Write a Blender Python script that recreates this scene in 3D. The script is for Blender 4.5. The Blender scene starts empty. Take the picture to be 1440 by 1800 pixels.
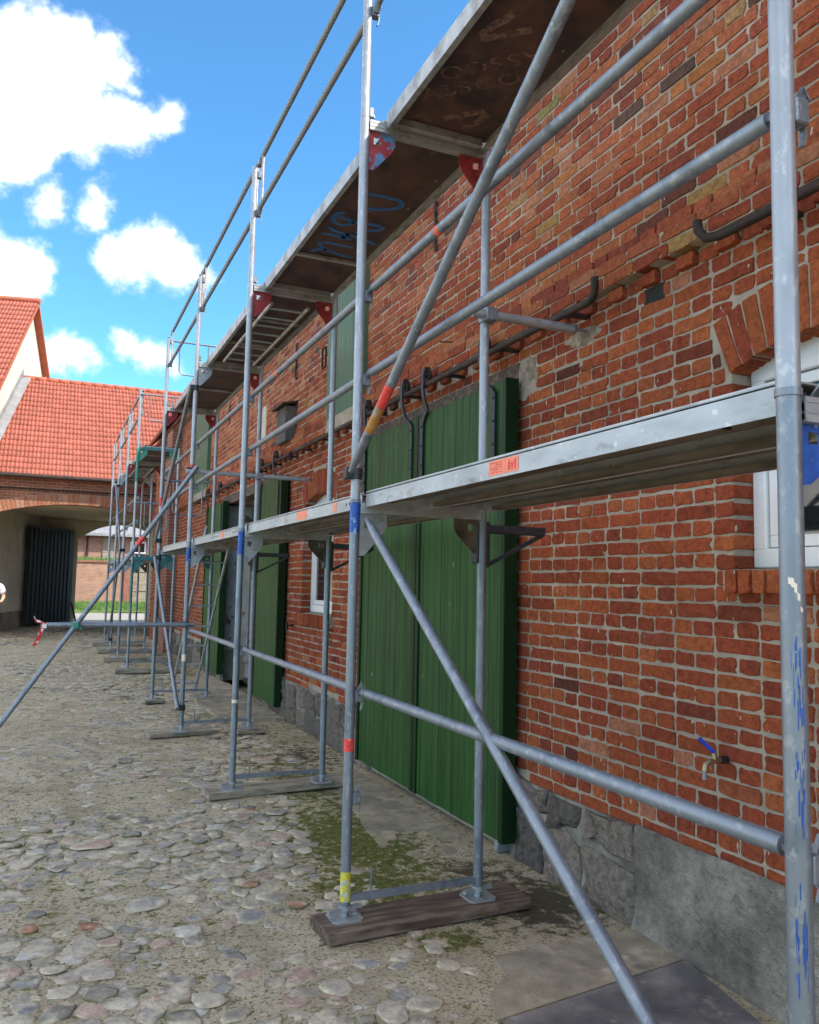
import bpy, math, random
import numpy as np
from mathutils import Vector, Matrix
rad = math.radians
SC = bpy.context.scene
COL = SC.collection
random.seed(7)
RNG = np.random.default_rng(11)

# ------------------------------------------------------------------ camera
CZ = 1.62
YAW, PIT, ROL = rad(23.69), rad(5.089), rad(-1.132)
cam_d = bpy.data.cameras.new('camera'); cam = bpy.data.objects.new('camera', cam_d); COL.objects.link(cam)
cam_d.sensor_fit = 'HORIZONTAL'; cam_d.sensor_width = 36.0; cam_d.lens = 36.0 * 1443.0 / 1440.0
cam_d.clip_start = 0.05; cam_d.clip_end = 2000
_F = Vector((math.sin(YAW) * math.cos(PIT), math.cos(YAW) * math.cos(PIT), math.sin(PIT)))
_U0 = Vector((-math.sin(PIT) * math.sin(YAW), -math.sin(PIT) * math.cos(YAW), math.cos(PIT)))
_X0 = Vector((math.cos(YAW), -math.sin(YAW), 0))
_R = _X0 * math.cos(ROL) - _U0 * math.sin(ROL)
_U = _X0 * math.sin(ROL) + _U0 * math.cos(ROL)
cam.matrix_world = Matrix(((_R.x, _U.x, -_F.x, 0), (_R.y, _U.y, -_F.y, 0), (_R.z, _U.z, -_F.z, CZ), (0, 0, 0, 1)))
SC.camera = cam

# ------------------------------------------------------------------ sun, sky, exposure
SUN = Vector((0.69, -0.62, 1.0)).normalized()
SUN_EL = math.asin(SUN.z)
sun_d = bpy.data.lights.new('sun', 'SUN'); sun = bpy.data.objects.new('sun', sun_d); COL.objects.link(sun)
sun_d.energy = 2.8; sun_d.angle = rad(0.53); sun_d.color = (1.0, 0.94, 0.84)
sun.rotation_euler = SUN.to_track_quat('Z', 'Y').to_euler(); sun.location = (20, -20, 30)
world = bpy.data.worlds.new('World'); SC.world = world; world.use_nodes = True
SC.view_settings.view_transform = 'Standard'; SC.view_settings.look = 'None'
SC.view_settings.exposure = 1.38; SC.view_settings.gamma = 1.0
SKY_STRENGTH = 0.12
SC.cycles.max_bounces = 4; SC.cycles.diffuse_bounces = 2; SC.cycles.glossy_bounces = 2; SC.cycles.transmission_bounces = 2
SC.cycles.caustics_reflective = False; SC.cycles.caustics_refractive = False
SC.cycles.use_adaptive_sampling = True; SC.cycles.adaptive_threshold = 0.02

def ray(px, py):
    X = (px - 720) / 1443.0; U = (900 - py) / 1443.0
    return (_F + _R * X + _U * U).normalized()

def build_sky():
    nt = world.node_tree; N = nt.nodes; L = nt.links
    N.clear()
    out = N.new('ShaderNodeOutputWorld')
    sky = N.new('ShaderNodeTexSky'); sky.sky_type = 'NISHITA'; sky.sun_disc = False
    sky.sun_elevation = SUN_EL; sky.sun_rotation = math.atan2(SUN.x, SUN.y)
    sky.air_density = 1.0; sky.dust_density = 0.0; sky.ozone_density = 2.0; sky.altitude = 1800
    tc = N.new('ShaderNodeTexCoord')
    nrm = N.new('ShaderNodeVectorMath'); nrm.operation = 'NORMALIZE'; L.new(tc.outputs['Generated'], nrm.inputs[0])
    nz = N.new('ShaderNodeTexNoise'); nz.inputs['Scale'].default_value = 15; nz.inputs['Detail'].default_value = 5; nz.inputs['Roughness'].default_value = 0.62
    L.new(nrm.outputs[0], nz.inputs['Vector'])
    sub = N.new('ShaderNodeVectorMath'); sub.operation = 'SUBTRACT'; L.new(nz.outputs['Color'], sub.inputs[0]); sub.inputs[1].default_value = (0.5, 0.5, 0.5)
    sca = N.new('ShaderNodeVectorMath'); sca.operation = 'SCALE'; L.new(sub.outputs[0], sca.inputs[0]); sca.inputs['Scale'].default_value = 0.085
    add = N.new('ShaderNodeVectorMath'); add.operation = 'ADD'; L.new(nrm.outputs[0], add.inputs[0]); L.new(sca.outputs[0], add.inputs[1])
    blobs = [(55, 85, 62), (120, 120, 66), (20, 130, 70), (60, 182, 88), (140, 212, 64), (5, 228, 84), (215, 215, 46), (268, 205, 30), (5, 285, 36),
             (204, 112, 32), (198, 84, 26), (82, 356, 25), (164, 374, 36), (182, 344, 33), (14, 465, 66), (64, 482, 34), (228, 455, 50), (262, 430, 42), (300, 470, 50), (338, 478, 30),
             (100, 612, 36), (135, 618, 30), (222, 598, 30), (262, 625, 34), (300, 640, 20), (45, 600, 30)]
    dirs = [(ray(a, b), r / 1443.0) for a, b, r in blobs]
    prev = None
    for d, r in dirs:
        ds = N.new('ShaderNodeVectorMath'); ds.operation = 'DISTANCE'; L.new(add.outputs[0], ds.inputs[0]); ds.inputs[1].default_value = d
        ma = N.new('ShaderNodeMath'); ma.operation = 'MULTIPLY_ADD'; L.new(ds.outputs['Value'], ma.inputs[0]); ma.inputs[1].default_value = -1.0; ma.inputs[2].default_value = r
        if prev is None: prev = ma
        else:
            mx = N.new('ShaderNodeMath'); mx.operation = 'MAXIMUM'; L.new(prev.outputs[0], mx.inputs[0]); L.new(ma.outputs[0], mx.inputs[1])
            prev = mx
    # unseen clouds over the rest of the sky, thickened to add white fill
    n2 = N.new('ShaderNodeTexNoise'); n2.inputs['Scale'].default_value = 3.1; n2.inputs['Detail'].default_value = 2; L.new(add.outputs[0], n2.inputs['Vector'])
    m2 = N.new('ShaderNodeMath'); m2.operation = 'MULTIPLY_ADD'; L.new(n2.outputs['Fac'], m2.inputs[0]); m2.inputs[1].default_value = .5; m2.inputs[2].default_value = -.5 * .515
    dv = N.new('ShaderNodeVectorMath'); dv.operation = 'DISTANCE'; L.new(nrm.outputs[0], dv.inputs[0]); dv.inputs[1].default_value = ray(420, 300)
    m3 = N.new('ShaderNodeMapRange'); m3.inputs['From Min'].default_value = .40; m3.inputs['From Max'].default_value = .55; m3.inputs['To Min'].default_value = -.3; m3.inputs['To Max'].default_value = 0; L.new(dv.outputs['Value'], m3.inputs['Value'])
    m4 = N.new('ShaderNodeMath'); m4.operation = 'ADD'; L.new(m2.outputs[0], m4.inputs[0]); L.new(m3.outputs[0], m4.inputs[1])
    m5 = N.new('ShaderNodeMath'); m5.operation = 'MAXIMUM'; L.new(prev.outputs[0], m5.inputs[0]); L.new(m4.outputs[0], m5.inputs[1]); prev = m5
    mr = N.new('ShaderNodeMapRange'); mr.interpolation_type = 'SMOOTHSTEP'
    mr.inputs['From Min'].default_value = -0.006; mr.inputs['From Max'].default_value = 0.020
    L.new(prev.outputs[0], mr.inputs['Value'])
    # body of a cloud: whiter inside, thin blue-grey where it is thin
    mr2 = N.new('ShaderNodeMapRange'); mr2.inputs['From Min'].default_value = 0.0; mr2.inputs['From Max'].default_value = 0.05
    L.new(prev.outputs[0], mr2.inputs['Value'])
    ccol = N.new('ShaderNodeMix'); ccol.data_type = 'RGBA'
    L.new(mr2.outputs[0], ccol.inputs['Factor']); ccol.inputs[6].default_value = (4.4, 4.8, 5.5, 1); ccol.inputs[7].default_value = (13.0, 12.2, 11.2, 1)
    mix = N.new('ShaderNodeMix'); mix.data_type = 'RGBA'
    tint = N.new('ShaderNodeVectorMath'); tint.operation = 'MULTIPLY'; L.new(sky.outputs[0], tint.inputs[0]); tint.inputs[1].default_value = (0.54, 1.0, 1.14)
    L.new(mr.outputs[0], mix.inputs['Factor']); L.new(tint.outputs[0], mix.inputs[6]); L.new(ccol.outputs[2], mix.inputs[7])
    bg = N.new('ShaderNodeBackground'); bg.inputs['Strength'].default_value = SKY_STRENGTH
    L.new(mix.outputs[2], bg.inputs['Color']); L.new(bg.outputs[0], out.inputs['Surface'])
build_sky()
world.cycles.sampling_method = 'MANUAL'; world.cycles.sample_map_resolution = 512

# ------------------------------------------------------------------ helpers
class MB:
    def __init__(s): s.v = []; s.f = []; s.c = []; s.cur = None
    def add(s, vs, fs, col=None):
        b = len(s.v); s.v.extend(vs); s.f.extend([tuple(i + b for i in f) for f in fs])
        c = col if col is not None else s.cur
        if c is not None:
            if np.ndim(c) == 2: s.c.extend([tuple(q[:3]) + (1.0,) for q in c])
            else: s.c.extend([tuple(c[:3]) + (1.0,)] * len(vs))
        return s
    def box(s, x0, x1, y0, y1, z0, z1, col=None):
        v = [(x0, y0, z0), (x1, y0, z0), (x1, y1, z0), (x0, y1, z0), (x0, y0, z1), (x1, y0, z1), (x1, y1, z1), (x0, y1, z1)]
        return s.add(v, [(0, 3, 2, 1), (4, 5, 6, 7), (0, 1, 5, 4), (1, 2, 6, 5), (2, 3, 7, 6), (3, 0, 4, 7)], col)
    def bbox(s, x0, x1, y0, y1, z0, z1, b=0.004, col=None):      # bevelled box
        v = []; 
        for sx, x in ((1, x0), (-1, x1)):
            for sy, y in ((1, y0), (-1, y1)):
                for sz, z in ((1, z0), (-1, z1)):
                    v += [(x, y + sy * b, z + sz * b), (x + sx * b, y, z + sz * b), (x + sx * b, y + sy * b, z)]
        i = lambda a, c, d, k: (a * 4 + c * 2 + d) * 3 + k
        F = []
        F.append((i(0,0,0,0), i(0,0,1,0), i(0,1,1,0), i(0,1,0,0))); F.append((i(1,0,0,0), i(1,1,0,0), i(1,1,1,0), i(1,0,1,0)))
        F.append((i(0,0,0,1), i(1,0,0,1), i(1,0,1,1), i(0,0,1,1))); F.append((i(0,1,0,1), i(0,1,1,1), i(1,1,1,1), i(1,1,0,1)))
        F.append((i(0,0,0,2), i(0,1,0,2), i(1,1,0,2), i(1,0,0,2))); F.append((i(0,0,1,2), i(1,0,1,2), i(1,1,1,2), i(0,1,1,2)))
        for a in (0, 1):
            for c in (0, 1): F.append((i(a,c,0,0), i(a,c,0,1), i(a,c,1,1), i(a,c,1,0)))
            for d in (0, 1): F.append((i(a,0,d,0), i(a,0,d,2), i(a,1,d,2), i(a,1,d,0)))
        for c in (0, 1):
            for d in (0, 1): F.append((i(0,c,d,1), i(0,c,d,2), i(1,c,d,2), i(1,c,d,1)))
        for a in (0, 1):
            for c in (0, 1):
                for d in (0, 1): F.append((i(a,c,d,0), i(a,c,d,1), i(a,c,d,2)))
        return s.add(v, F, col)
    def tube(s, p, q, r, n=16, r2=None, caps=True, col=None):
        return s.path([p, q], [r, r if r2 is None else r2], n, caps, col)
    def path(s, pts, rr, n=10, caps=True, col=None):
        pts = [Vector(p) for p in pts]
        if not isinstance(rr, (list, tuple)): rr = [rr] * len(pts)
        vs = []; fs = []; pu = None
        for k, p in enumerate(pts):
            t = (pts[min(k + 1, len(pts) - 1)] - pts[max(k - 1, 0)]).normalized()
            if pu is None:
                a = Vector((0, 0, 1)) if abs(t.z) < 0.9 else Vector((1, 0, 0)); u = (a - t * a.dot(t)).normalized()
            else: u = (pu - t * pu.dot(t)).normalized()
            pu = u; w = t.cross(u)
            for j in range(n):
                an = 2 * math.pi * j / n; q = p + (u * math.cos(an) + w * math.sin(an)) * rr[k]; vs.append(tuple(q))
        for k in range(len(pts) - 1):
            for j in range(n):
                fs.append((k * n + j, k * n + (j + 1) % n, (k + 1) * n + (j + 1) % n, (k + 1) * n + j))
        if caps: fs.append(tuple(range(n - 1, -1, -1))); fs.append(tuple((len(pts) - 1) * n + j for j in range(n)))
        return s.add(vs, fs, col)
    def strap(s, pts, wv, th, col=None):                          # flat bar along pts; wv = width vector
        pts = [Vector(p) for p in pts]; wv = Vector(wv); vs = []; fs = []
        for k, p in enumerate(pts):
            t = (pts[min(k + 1, len(pts) - 1)] - pts[max(k - 1, 0)]).normalized(); n = t.cross(wv).normalized() * th / 2; h = wv / 2
            vs += [tuple(p + h + n), tuple(p - h + n), tuple(p - h - n), tuple(p + h - n)]
        m = len(pts)
        for k in range(m - 1):
            for j in range(4): fs.append((k * 4 + j, k * 4 + (j + 1) % 4, k * 4 + 4 + (j + 1) % 4, k * 4 + 4 + j))
        fs.append((3, 2, 1, 0)); fs.append(tuple((m - 1) * 4 + j for j in range(4)))
        return s.add(vs, fs, col)
    def prism(s, poly, axis, a, b, col=None):                     # polygon (2 coords) extruded along axis
        def P(u, v, w): return {'x': (w, u, v), 'y': (u, w, v), 'z': (u, v, w)}[axis]
        n = len(poly); vs = [P(u, v, a) for u, v in poly] + [P(u, v, b) for u, v in poly]
        fs = [tuple(range(n - 1, -1, -1)), tuple(range(n, 2 * n))] + [(k, (k + 1) % n, n + (k + 1) % n, n + k) for k in range(n)]
        return s.add(vs, fs, col)

def finish(me, smooth):
    me.validate(clean_customdata=False)
    if smooth is not None:
        me.polygons.foreach_set('use_smooth', [True] * len(me.polygons))
        if smooth < 3.1:
            try: me.set_sharp_from_angle(angle=smooth)
            except Exception: pass

def fix_normals(me):
    import bmesh
    bm = bmesh.new(); bm.from_mesh(me); bmesh.ops.recalc_face_normals(bm, faces=bm.faces); bm.to_mesh(me); bm.free()

def obj(name, mb, mat, parent=None, smooth=0.7, label=None, cat=None, group=None, kind=None, recalc=True):
    me = bpy.data.meshes.new(name); me.from_pydata(mb.v, [], mb.f)
    if mb.c and len(mb.c) == len(mb.v):
        at = me.attributes.new('col', 'FLOAT_COLOR', 'POINT'); at.data.foreach_set('color', np.array(mb.c, dtype=np.float32).ravel())
    if recalc and len(mb.f) < 60000: fix_normals(me)
    finish(me, smooth)
    me.materials.append(mat)
    o = bpy.data.objects.new(name, me); COL.objects.link(o)
    if parent is not None: attach(o, parent)
    tag(o, label, cat, group, kind)
    return o
def attach(o, parent):
    o.parent = parent
    p = parent; off = Vector(p.location)
    o.matrix_parent_inverse = WM[parent.name].inverted() if parent.name in WM else Matrix.Identity(4)
WM = {}
def tag(o, label=None, cat=None, group=None, kind=None):
    if label: o['label'] = label
    if cat: o['category'] = cat
    if group: o['group'] = group
    if kind: o['kind'] = kind
    return o
def thing(name, loc, label, cat, group=None):
    e = bpy.data.objects.new(name, None); COL.objects.link(e); e.location = loc; e.empty_display_size = 0.2
    WM[e.name] = Matrix.Translation(Vector(loc))
    return tag(e, label, cat, group)

def vnoise(x, y, seed=0):
    x = np.asarray(x, float); y = np.asarray(y, float)
    xi = np.floor(x).astype(np.int64); yi = np.floor(y).astype(np.int64); fx = x - xi; fy = y - yi
    fx = fx * fx * (3 - 2 * fx); fy = fy * fy * (3 - 2 * fy)
    def h(a, b):
        n = (a * 374761393 + b * 668265263 + seed * 1442695041) & 0x7fffffff
        n = ((n ^ (n >> 13)) * 1274126177) & 0x7fffffff
        return ((n ^ (n >> 16)) & 0xffff) / 65535.0
    return (h(xi, yi) * (1 - fx) + h(xi + 1, yi) * fx) * (1 - fy) + (h(xi, yi + 1) * (1 - fx) + h(xi + 1, yi + 1) * fx) * fy
def fbm(x, y, seed=0, o=4):
    s = 0; a = 0.5
    for i in range(o): s = s + a * vnoise(np.asarray(x) * 2 ** i, np.asarray(y) * 2 ** i, seed + i); a *= 0.5
    return s

# ------------------------------------------------------------------ materials
def mat(name, base=(0.5, 0.5, 0.5), rough=0.7, metal=0.0, attr=None, var=0.0, vscale=6.0, bump=0.0, bscale=60.0, stretch=(1, 1, 1),
        col2=None, c2scale=3.0, c2lo=0.45, c2hi=0.65, spec=0.5, rough_var=0.0, detail=3, speck=None, coat=0.0, col3=None, c3=(2.0, .55, .7), c3stretch=(1, 1, 1)):
    m = bpy.data.materials.new(name); m.use_nodes = True; nt = m.node_tree; N = nt.nodes; L = nt.links
    b = N['Principled BSDF']; b.inputs['Roughness'].default_value = rough; b.inputs['Metallic'].default_value = metal
    b.inputs['Specular IOR Level'].default_value = spec
    if coat: b.inputs['Coat Weight'].default_value = coat; b.inputs['Coat Roughness'].default_value = 0.25
    geo = N.new('ShaderNodeNewGeometry')
    mp = N.new('ShaderNodeMapping'); L.new(geo.outputs['Position'], mp.inputs['Vector']); mp.inputs['Scale'].default_value = stretch
    def noise(sc, det=detail, ro=0.6, vec=None):
        n = N.new('ShaderNodeTexNoise'); n.inputs['Scale'].default_value = sc; n.inputs['Detail'].default_value = det; n.inputs['Roughness'].default_value = ro
        L.new((vec or mp).outputs[0], n.inputs['Vector']); return n
    def mixc(fac, a, bcol):
        x = N.new('ShaderNodeMix'); x.data_type = 'RGBA'
        if hasattr(fac, 'is_linked'): L.new(fac, x.inputs['Factor'])
        else: x.inputs['Factor'].default_value = fac
        for k, c in ((6, a), (7, bcol)):
            if hasattr(c, 'is_linked'): L.new(c, x.inputs[k])
            else: x.inputs[k].default_value = tuple(c[:3]) + (1,)
        return x.outputs[2]
    def ramp(src, lo, hi):
        r = N.new('ShaderNodeMapRange'); r.interpolation_type = 'SMOOTHSTEP'; r.inputs['From Min'].default_value = lo; r.inputs['From Max'].default_value = hi
        L.new(src, r.inputs['Value']); return r.outputs[0]
    if attr:
        a = N.new('ShaderNodeAttribute'); a.attribute_name = attr; c = a.outputs['Color']
    else:
        rgb = N.new('ShaderNodeRGB'); rgb.outputs[0].default_value = tuple(base) + (1,); c = rgb.outputs[0]
    if col2 is not None: c = mixc(ramp(noise(c2scale).outputs['Fac'], c2lo, c2hi), c, col2)
    if col3 is not None:
        mp3 = N.new('ShaderNodeMapping'); L.new(geo.outputs['Position'], mp3.inputs['Vector']); mp3.inputs['Scale'].default_value = c3stretch; mp3.inputs['Location'].default_value = (3.1, 7.7, 1.3)
        c = mixc(ramp(noise(c3[0], vec=mp3).outputs['Fac'], c3[1], c3[2]), c, col3)
    if var > 0:
        n = noise(vscale); mr = N.new('ShaderNodeMapRange'); mr.inputs['From Min'].default_value = 0.25; mr.inputs['From Max'].default_value = 0.75
        mr.inputs['To Min'].default_value = 1 - var; mr.inputs['To Max'].default_value = 1 + var; L.new(n.outputs['Fac'], mr.inputs['Value'])
        vm = N.new('ShaderNodeVectorMath'); vm.operation = 'SCALE'; L.new(c, vm.inputs[0]); L.new(mr.outputs[0], vm.inputs['Scale']); c = vm.outputs[0]
    if speck:
        col, sc, lo, hi, st = speck
        mp2 = N.new('ShaderNodeMapping'); L.new(geo.outputs['Position'], mp2.inputs['Vector']); mp2.inputs['Scale'].default_value = st
        c = mixc(ramp(noise(sc, 2, 0.5, mp2).outputs['Fac'], lo, hi), c, col)
    L.new(c, b.inputs['Base Color'])
    if rough_var:
        n = noise(vscale * 1.7); mr = N.new('ShaderNodeMapRange'); mr.inputs['To Min'].default_value = max(0.05, rough - rough_var); mr.inputs['To Max'].default_value = min(1, rough + rough_var)
        L.new(n.outputs['Fac'], mr.inputs['Value']); L.new(mr.outputs[0], b.inputs['Roughness'])
    if bump:
        n = noise(bscale, 4, 0.65); bp = N.new('ShaderNodeBump'); bp.inputs['Strength'].default_value = 1.0; bp.inputs['Distance'].default_value = bump
        L.new(n.outputs['Fac'], bp.inputs['Height']); L.new(bp.outputs[0], b.inputs['Normal'])
    return m

M = {}
M['brick'] = mat('brick', attr='col', rough=0.92, var=0.38, vscale=38, bump=0.014, bscale=80, col3=(0.075, 0.03, 0.025), c3=(70, .62, .74), col2=(0.13, 0.045, 0.035), c2scale=9, c2lo=0.60, c2hi=0.85, spec=0.2,
                 speck=((0.55, 0.50, 0.44), 26, 0.715, 0.735, (1, 1.3, 0.5)))
M['mortar'] = mat('mortar', (0.45, 0.37, 0.29), 0.95, var=0.25, vscale=5, bump=0.012, bscale=80, col2=(0.38, 0.30, 0.23), c2scale=2.2, spec=0.2)
M['plinth_mortar'] = mat('plinth_mortar', (0.29, 0.26, 0.215), 0.95, var=0.3, vscale=6, bump=0.015, bscale=35, col2=(0.17, 0.15, 0.125), c2scale=4, spec=.2)
M['patch'] = mat('patch', (0.40, 0.33, 0.26), 0.95, var=0.35, vscale=9, bump=0.02, bscale=40, col2=(0.24, 0.18, 0.13), c2scale=8, spec=.2)
M['stone'] = mat('stone', attr='col', rough=0.9, var=0.5, vscale=26, bump=0.035, bscale=26, col2=(0.07, 0.065, 0.06), c2scale=7, c2lo=0.55, c2hi=0.8, spec=0.25)
M['concrete'] = mat('concrete', (0.31, 0.275, 0.225), 0.95, var=0.4, vscale=16, bump=0.035, bscale=34, col2=(0.17, 0.15, 0.122), c2scale=2.0, spec=0.2, col3=(0.36, 0.33, 0.28), c3=(5, .6, .75))
M['slab'] = mat('slab', (0.32, 0.275, 0.20), 0.94, var=0.3, vscale=9, bump=0.006, bscale=70, col2=(0.23, 0.205, 0.165), c2scale=2.4, spec=0.2, col3=(0.46, 0.385, 0.275), c3=(5, .54, .70))
M['slab_dark'] = mat('slab_dark', (0.22, 0.20, 0.185), 0.85, var=0.3, vscale=9, bump=0.004, bscale=80, col2=(0.12, 0.11, 0.11), c2scale=2.1, spec=0.3, col3=(0.40, 0.34, 0.26), c3=(6, .56, .72))
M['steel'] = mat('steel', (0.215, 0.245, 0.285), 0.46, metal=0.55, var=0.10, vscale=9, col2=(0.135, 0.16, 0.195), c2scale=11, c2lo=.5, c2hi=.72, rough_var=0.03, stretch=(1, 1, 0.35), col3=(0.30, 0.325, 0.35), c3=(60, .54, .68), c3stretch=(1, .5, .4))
M['steel_flat'] = mat('steel_flat', (0.42, 0.45, 0.475), 0.52, metal=0.6, var=0.25, vscale=7, col2=(0.24, 0.25, 0.25), c2scale=14, c2lo=.5, c2hi=.75, rough_var=0.12, stretch=(1, .5, 1.6), col3=(0.6, 0.59, 0.56), c3=(24, .64, .7))
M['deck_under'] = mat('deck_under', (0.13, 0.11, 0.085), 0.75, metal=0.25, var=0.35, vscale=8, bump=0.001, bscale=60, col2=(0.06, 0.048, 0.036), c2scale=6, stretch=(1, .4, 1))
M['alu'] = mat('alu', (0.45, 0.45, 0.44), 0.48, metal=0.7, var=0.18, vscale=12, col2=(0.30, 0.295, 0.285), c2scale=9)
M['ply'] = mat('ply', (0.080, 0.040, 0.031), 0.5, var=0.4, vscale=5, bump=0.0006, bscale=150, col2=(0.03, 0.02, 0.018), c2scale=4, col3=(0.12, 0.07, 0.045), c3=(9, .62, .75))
M['print'] = mat('print', (0.16, 0.095, 0.072), 0.6, var=0.5, vscale=40, col2=(0.07, 0.04, 0.03), c2scale=30)
M['steel_lit'] = mat('steel_lit', (0.36, 0.385, 0.43), 0.48, metal=0.45, var=0.12, vscale=9, col2=(0.27, 0.295, 0.335), c2scale=11, c2lo=.5, c2hi=.72, stretch=(1, 1, .35), col3=(0.48, 0.50, 0.53), c3=(60, .54, .68), c3stretch=(1, .5, .4))  # paler copy of steel: sunlight on the upper posts put into the colour
M['steel_plain'] = mat('steel_plain', (0.20, 0.24, 0.285), 0.6, metal=0.15)
M['iron'] = mat('iron', (0.038, 0.025, 0.021), 0.7, metal=0.3, var=0.4, vscale=18, bump=0.0015, bscale=70, col2=(0.075, 0.032, 0.018), c2scale=10)
M['iron_dark'] = mat('iron_dark', (0.045, 0.05, 0.058), 0.5, metal=0.6, var=0.3, vscale=15, bump=0.001, bscale=90)
M['green'] = mat('green', (0.020, 0.078, 0.013), 0.5, var=0.35, vscale=5, bump=0.0012, bscale=26, stretch=(1, 6, .35), rough_var=0.12, spec=0.22, col2=(0.011, 0.044, 0.009), c2scale=1.6, c2lo=.4, c2hi=.7,
                 col3=(0.05, 0.135, 0.04), c3=(7, .58, .8), c3stretch=(1, 5, .25), speck=((0.45, 0.5, 0.38), 22, .765, .78, (1, 1.8, .35)))
M['green_edge_shaded'] = mat('green_edge_shaded', (0.006, 0.026, 0.006), 0.5, var=0.3, vscale=6, stretch=(1, 6, .35), spec=.2)  # door green darkened to paint shade onto the end faces
M['green_old'] = mat('green_old', (0.085, 0.15, 0.085), 0.6, var=0.3, vscale=6, bump=0.0012, bscale=26, stretch=(1, 6, .35), col2=(0.05, 0.105, 0.055), c2scale=3, speck=((0.5, 0.55, 0.45), 20, .75, .77, (1, 1.6, .4)))
M['white'] = mat('white', (0.78, 0.77, 0.78), 0.4, var=0.06, vscale=4, col2=(0.62, 0.60, 0.58), c2scale=7, c2lo=.6, c2hi=.9)
M['plaster'] = mat('plaster', (0.68, 0.58, 0.42), 0.92, var=0.12, vscale=1.2, bump=0.006, bscale=25, col2=(0.58, 0.50, 0.37), c2scale=.7, spec=.2)
M['plaster_pale'] = mat('plaster_pale', (0.62, 0.56, 0.46), 0.92, var=0.12, vscale=1.0, bump=0.006, bscale=22, col2=(0.50, 0.46, 0.40), c2scale=.6, spec=.2)
M['whitewash'] = mat('whitewash', (0.60, 0.58, 0.56), 0.95, var=0.2, vscale=5, bump=0.02, bscale=14, col2=(0.22, 0.12, 0.09), c2scale=5, c2lo=.56, c2hi=.66)
M['dark'] = mat('dark', (0.02, 0.018, 0.016), 0.9)
M['wood'] = mat('wood', (0.26, 0.19, 0.13), 0.85, var=0.4, vscale=8, bump=0.004, bscale=30, stretch=(.5, 4, 4), col2=(0.13, 0.095, 0.07), c2scale=5)
M['wood_dark'] = mat('wood_dark', (0.085, 0.055, 0.04), 0.85, var=0.5, vscale=8, bump=0.003, bscale=30, stretch=(.6, 4, 4), col2=(0.15, 0.11, 0.08), c2scale=4, col3=(0.10, 0.04, 0.03), c3=(4, .6, .75))
M['wood_grey'] = mat('wood_grey', (0.33, 0.28, 0.21), 0.88, var=0.35, vscale=8, bump=0.003, bscale=30, stretch=(.6, 4, 4), col2=(0.19, 0.16, 0.125), c2scale=5)
M['timber_box'] = mat('timber_box', (0.10, 0.09, 0.085), 0.85, var=0.4, vscale=10, bump=0.002, bscale=40, stretch=(4, 4, .5))
M['tile'] = mat('tile', attr='col', rough=0.7, var=0.18, vscale=7, bump=0.003, bscale=40, col2=(0.24, 0.07, 0.04), c2scale=1.2, c2lo=.6, c2hi=.85, spec=.3)
M['zinc'] = mat('zinc', (0.30, 0.30, 0.30), 0.6, metal=0.4, var=0.2, vscale=4)
M['gate'] = mat('gate', (0.014, 0.017, 0.022), 0.7, var=0.25, vscale=5)
M['red_paint'] = mat('red_paint', (0.30, 0.025, 0.03), 0.55, var=0.4, vscale=30, col2=(0.16, 0.02, 0.03), c2scale=20)
M['red_blue'] = mat('red_blue', (0.36, 0.04, 0.05), 0.6, var=0.3, vscale=30, col2=(0.12, 0.25, 0.45), c2scale=16, c2lo=.48, c2hi=.56)
M['blue_paint'] = mat('blue_paint', (0.012, 0.08, 0.36), 0.5, var=0.3, vscale=30, col2=(0.30, 0.42, 0.55), c2scale=26, c2lo=.58, c2hi=.66)
M['spray'] = mat('spray', (0.02, 0.13, 0.36), 0.5, var=0.4, vscale=30)
M['green_paint'] = mat('green_paint', (0.03, 0.24, 0.17), 0.55, var=0.25, vscale=20, col2=(0.25, 0.33, 0.33), c2scale=12, c2lo=.6, c2hi=.7)
M['teal'] = mat('teal', (0.05, 0.18, 0.20), 0.55, metal=.3, var=0.3, vscale=20)
M['orange'] = mat('orange', (0.78, 0.13, 0.05), 0.55, var=0.2, vscale=40)
M['orange_pale'] = mat('orange_pale', (0.80, 0.24, 0.14), 0.6, var=0.15, vscale=60)
M['sticker_red'] = mat('sticker_red', (0.70, 0.05, 0.04), 0.5, var=0.3, vscale=60, col2=(0.6, 0.3, 0.25), c2scale=60, c2lo=.6, c2hi=.7)
M['yellow'] = mat('yellow', (0.62, 0.55, 0.05), 0.6, var=0.3, vscale=60, col2=(0.4, 0.42, 0.40), c2scale=35, c2lo=.52, c2hi=.6)
M['cream_paint'] = mat('cream_paint', (0.75, 0.66, 0.55), 0.6)
M['rust_paint'] = mat('rust_paint', (0.45, 0.20, 0.03), 0.7, var=.3, vscale=30, col2=(.3, .3, .27), c2scale=14)
M['brass'] = mat('brass', (0.42, 0.33, 0.20), 0.4, metal=0.9, var=.2, vscale=40)
M['tap_blue'] = mat('tap_blue', (0.01, 0.04, 0.42), 0.4)
M['shirt'] = mat('shirt', (0.80, 0.79, 0.78), 0.9, bump=.004, bscale=25)
M['skin'] = mat('skin', (0.52, 0.30, 0.20), 0.6)
M['trousers'] = mat('trousers', (0.03, 0.035, 0.05), 0.9)
M['hair'] = mat('hair', (0.05, 0.03, 0.02), 0.7)
M['tape'] = mat('tape', (0.75, 0.72, 0.70), 0.5, col2=(0.65, 0.03, 0.03), c2scale=14, c2lo=.49, c2hi=.51)
M['asphalt'] = mat('asphalt', (0.28, 0.26, 0.23), 0.95, var=.2, vscale=3, bump=.005, bscale=40)
M['grass'] = mat('grass', (0.09, 0.16, 0.03), 0.9, var=.4, vscale=3, bump=.05, bscale=8, col2=(0.15, 0.18, 0.05), c2scale=1.5)
M['blade'] = mat('blade', (0.08, 0.17, 0.03), 0.7, var=.4, vscale=9)
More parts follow.
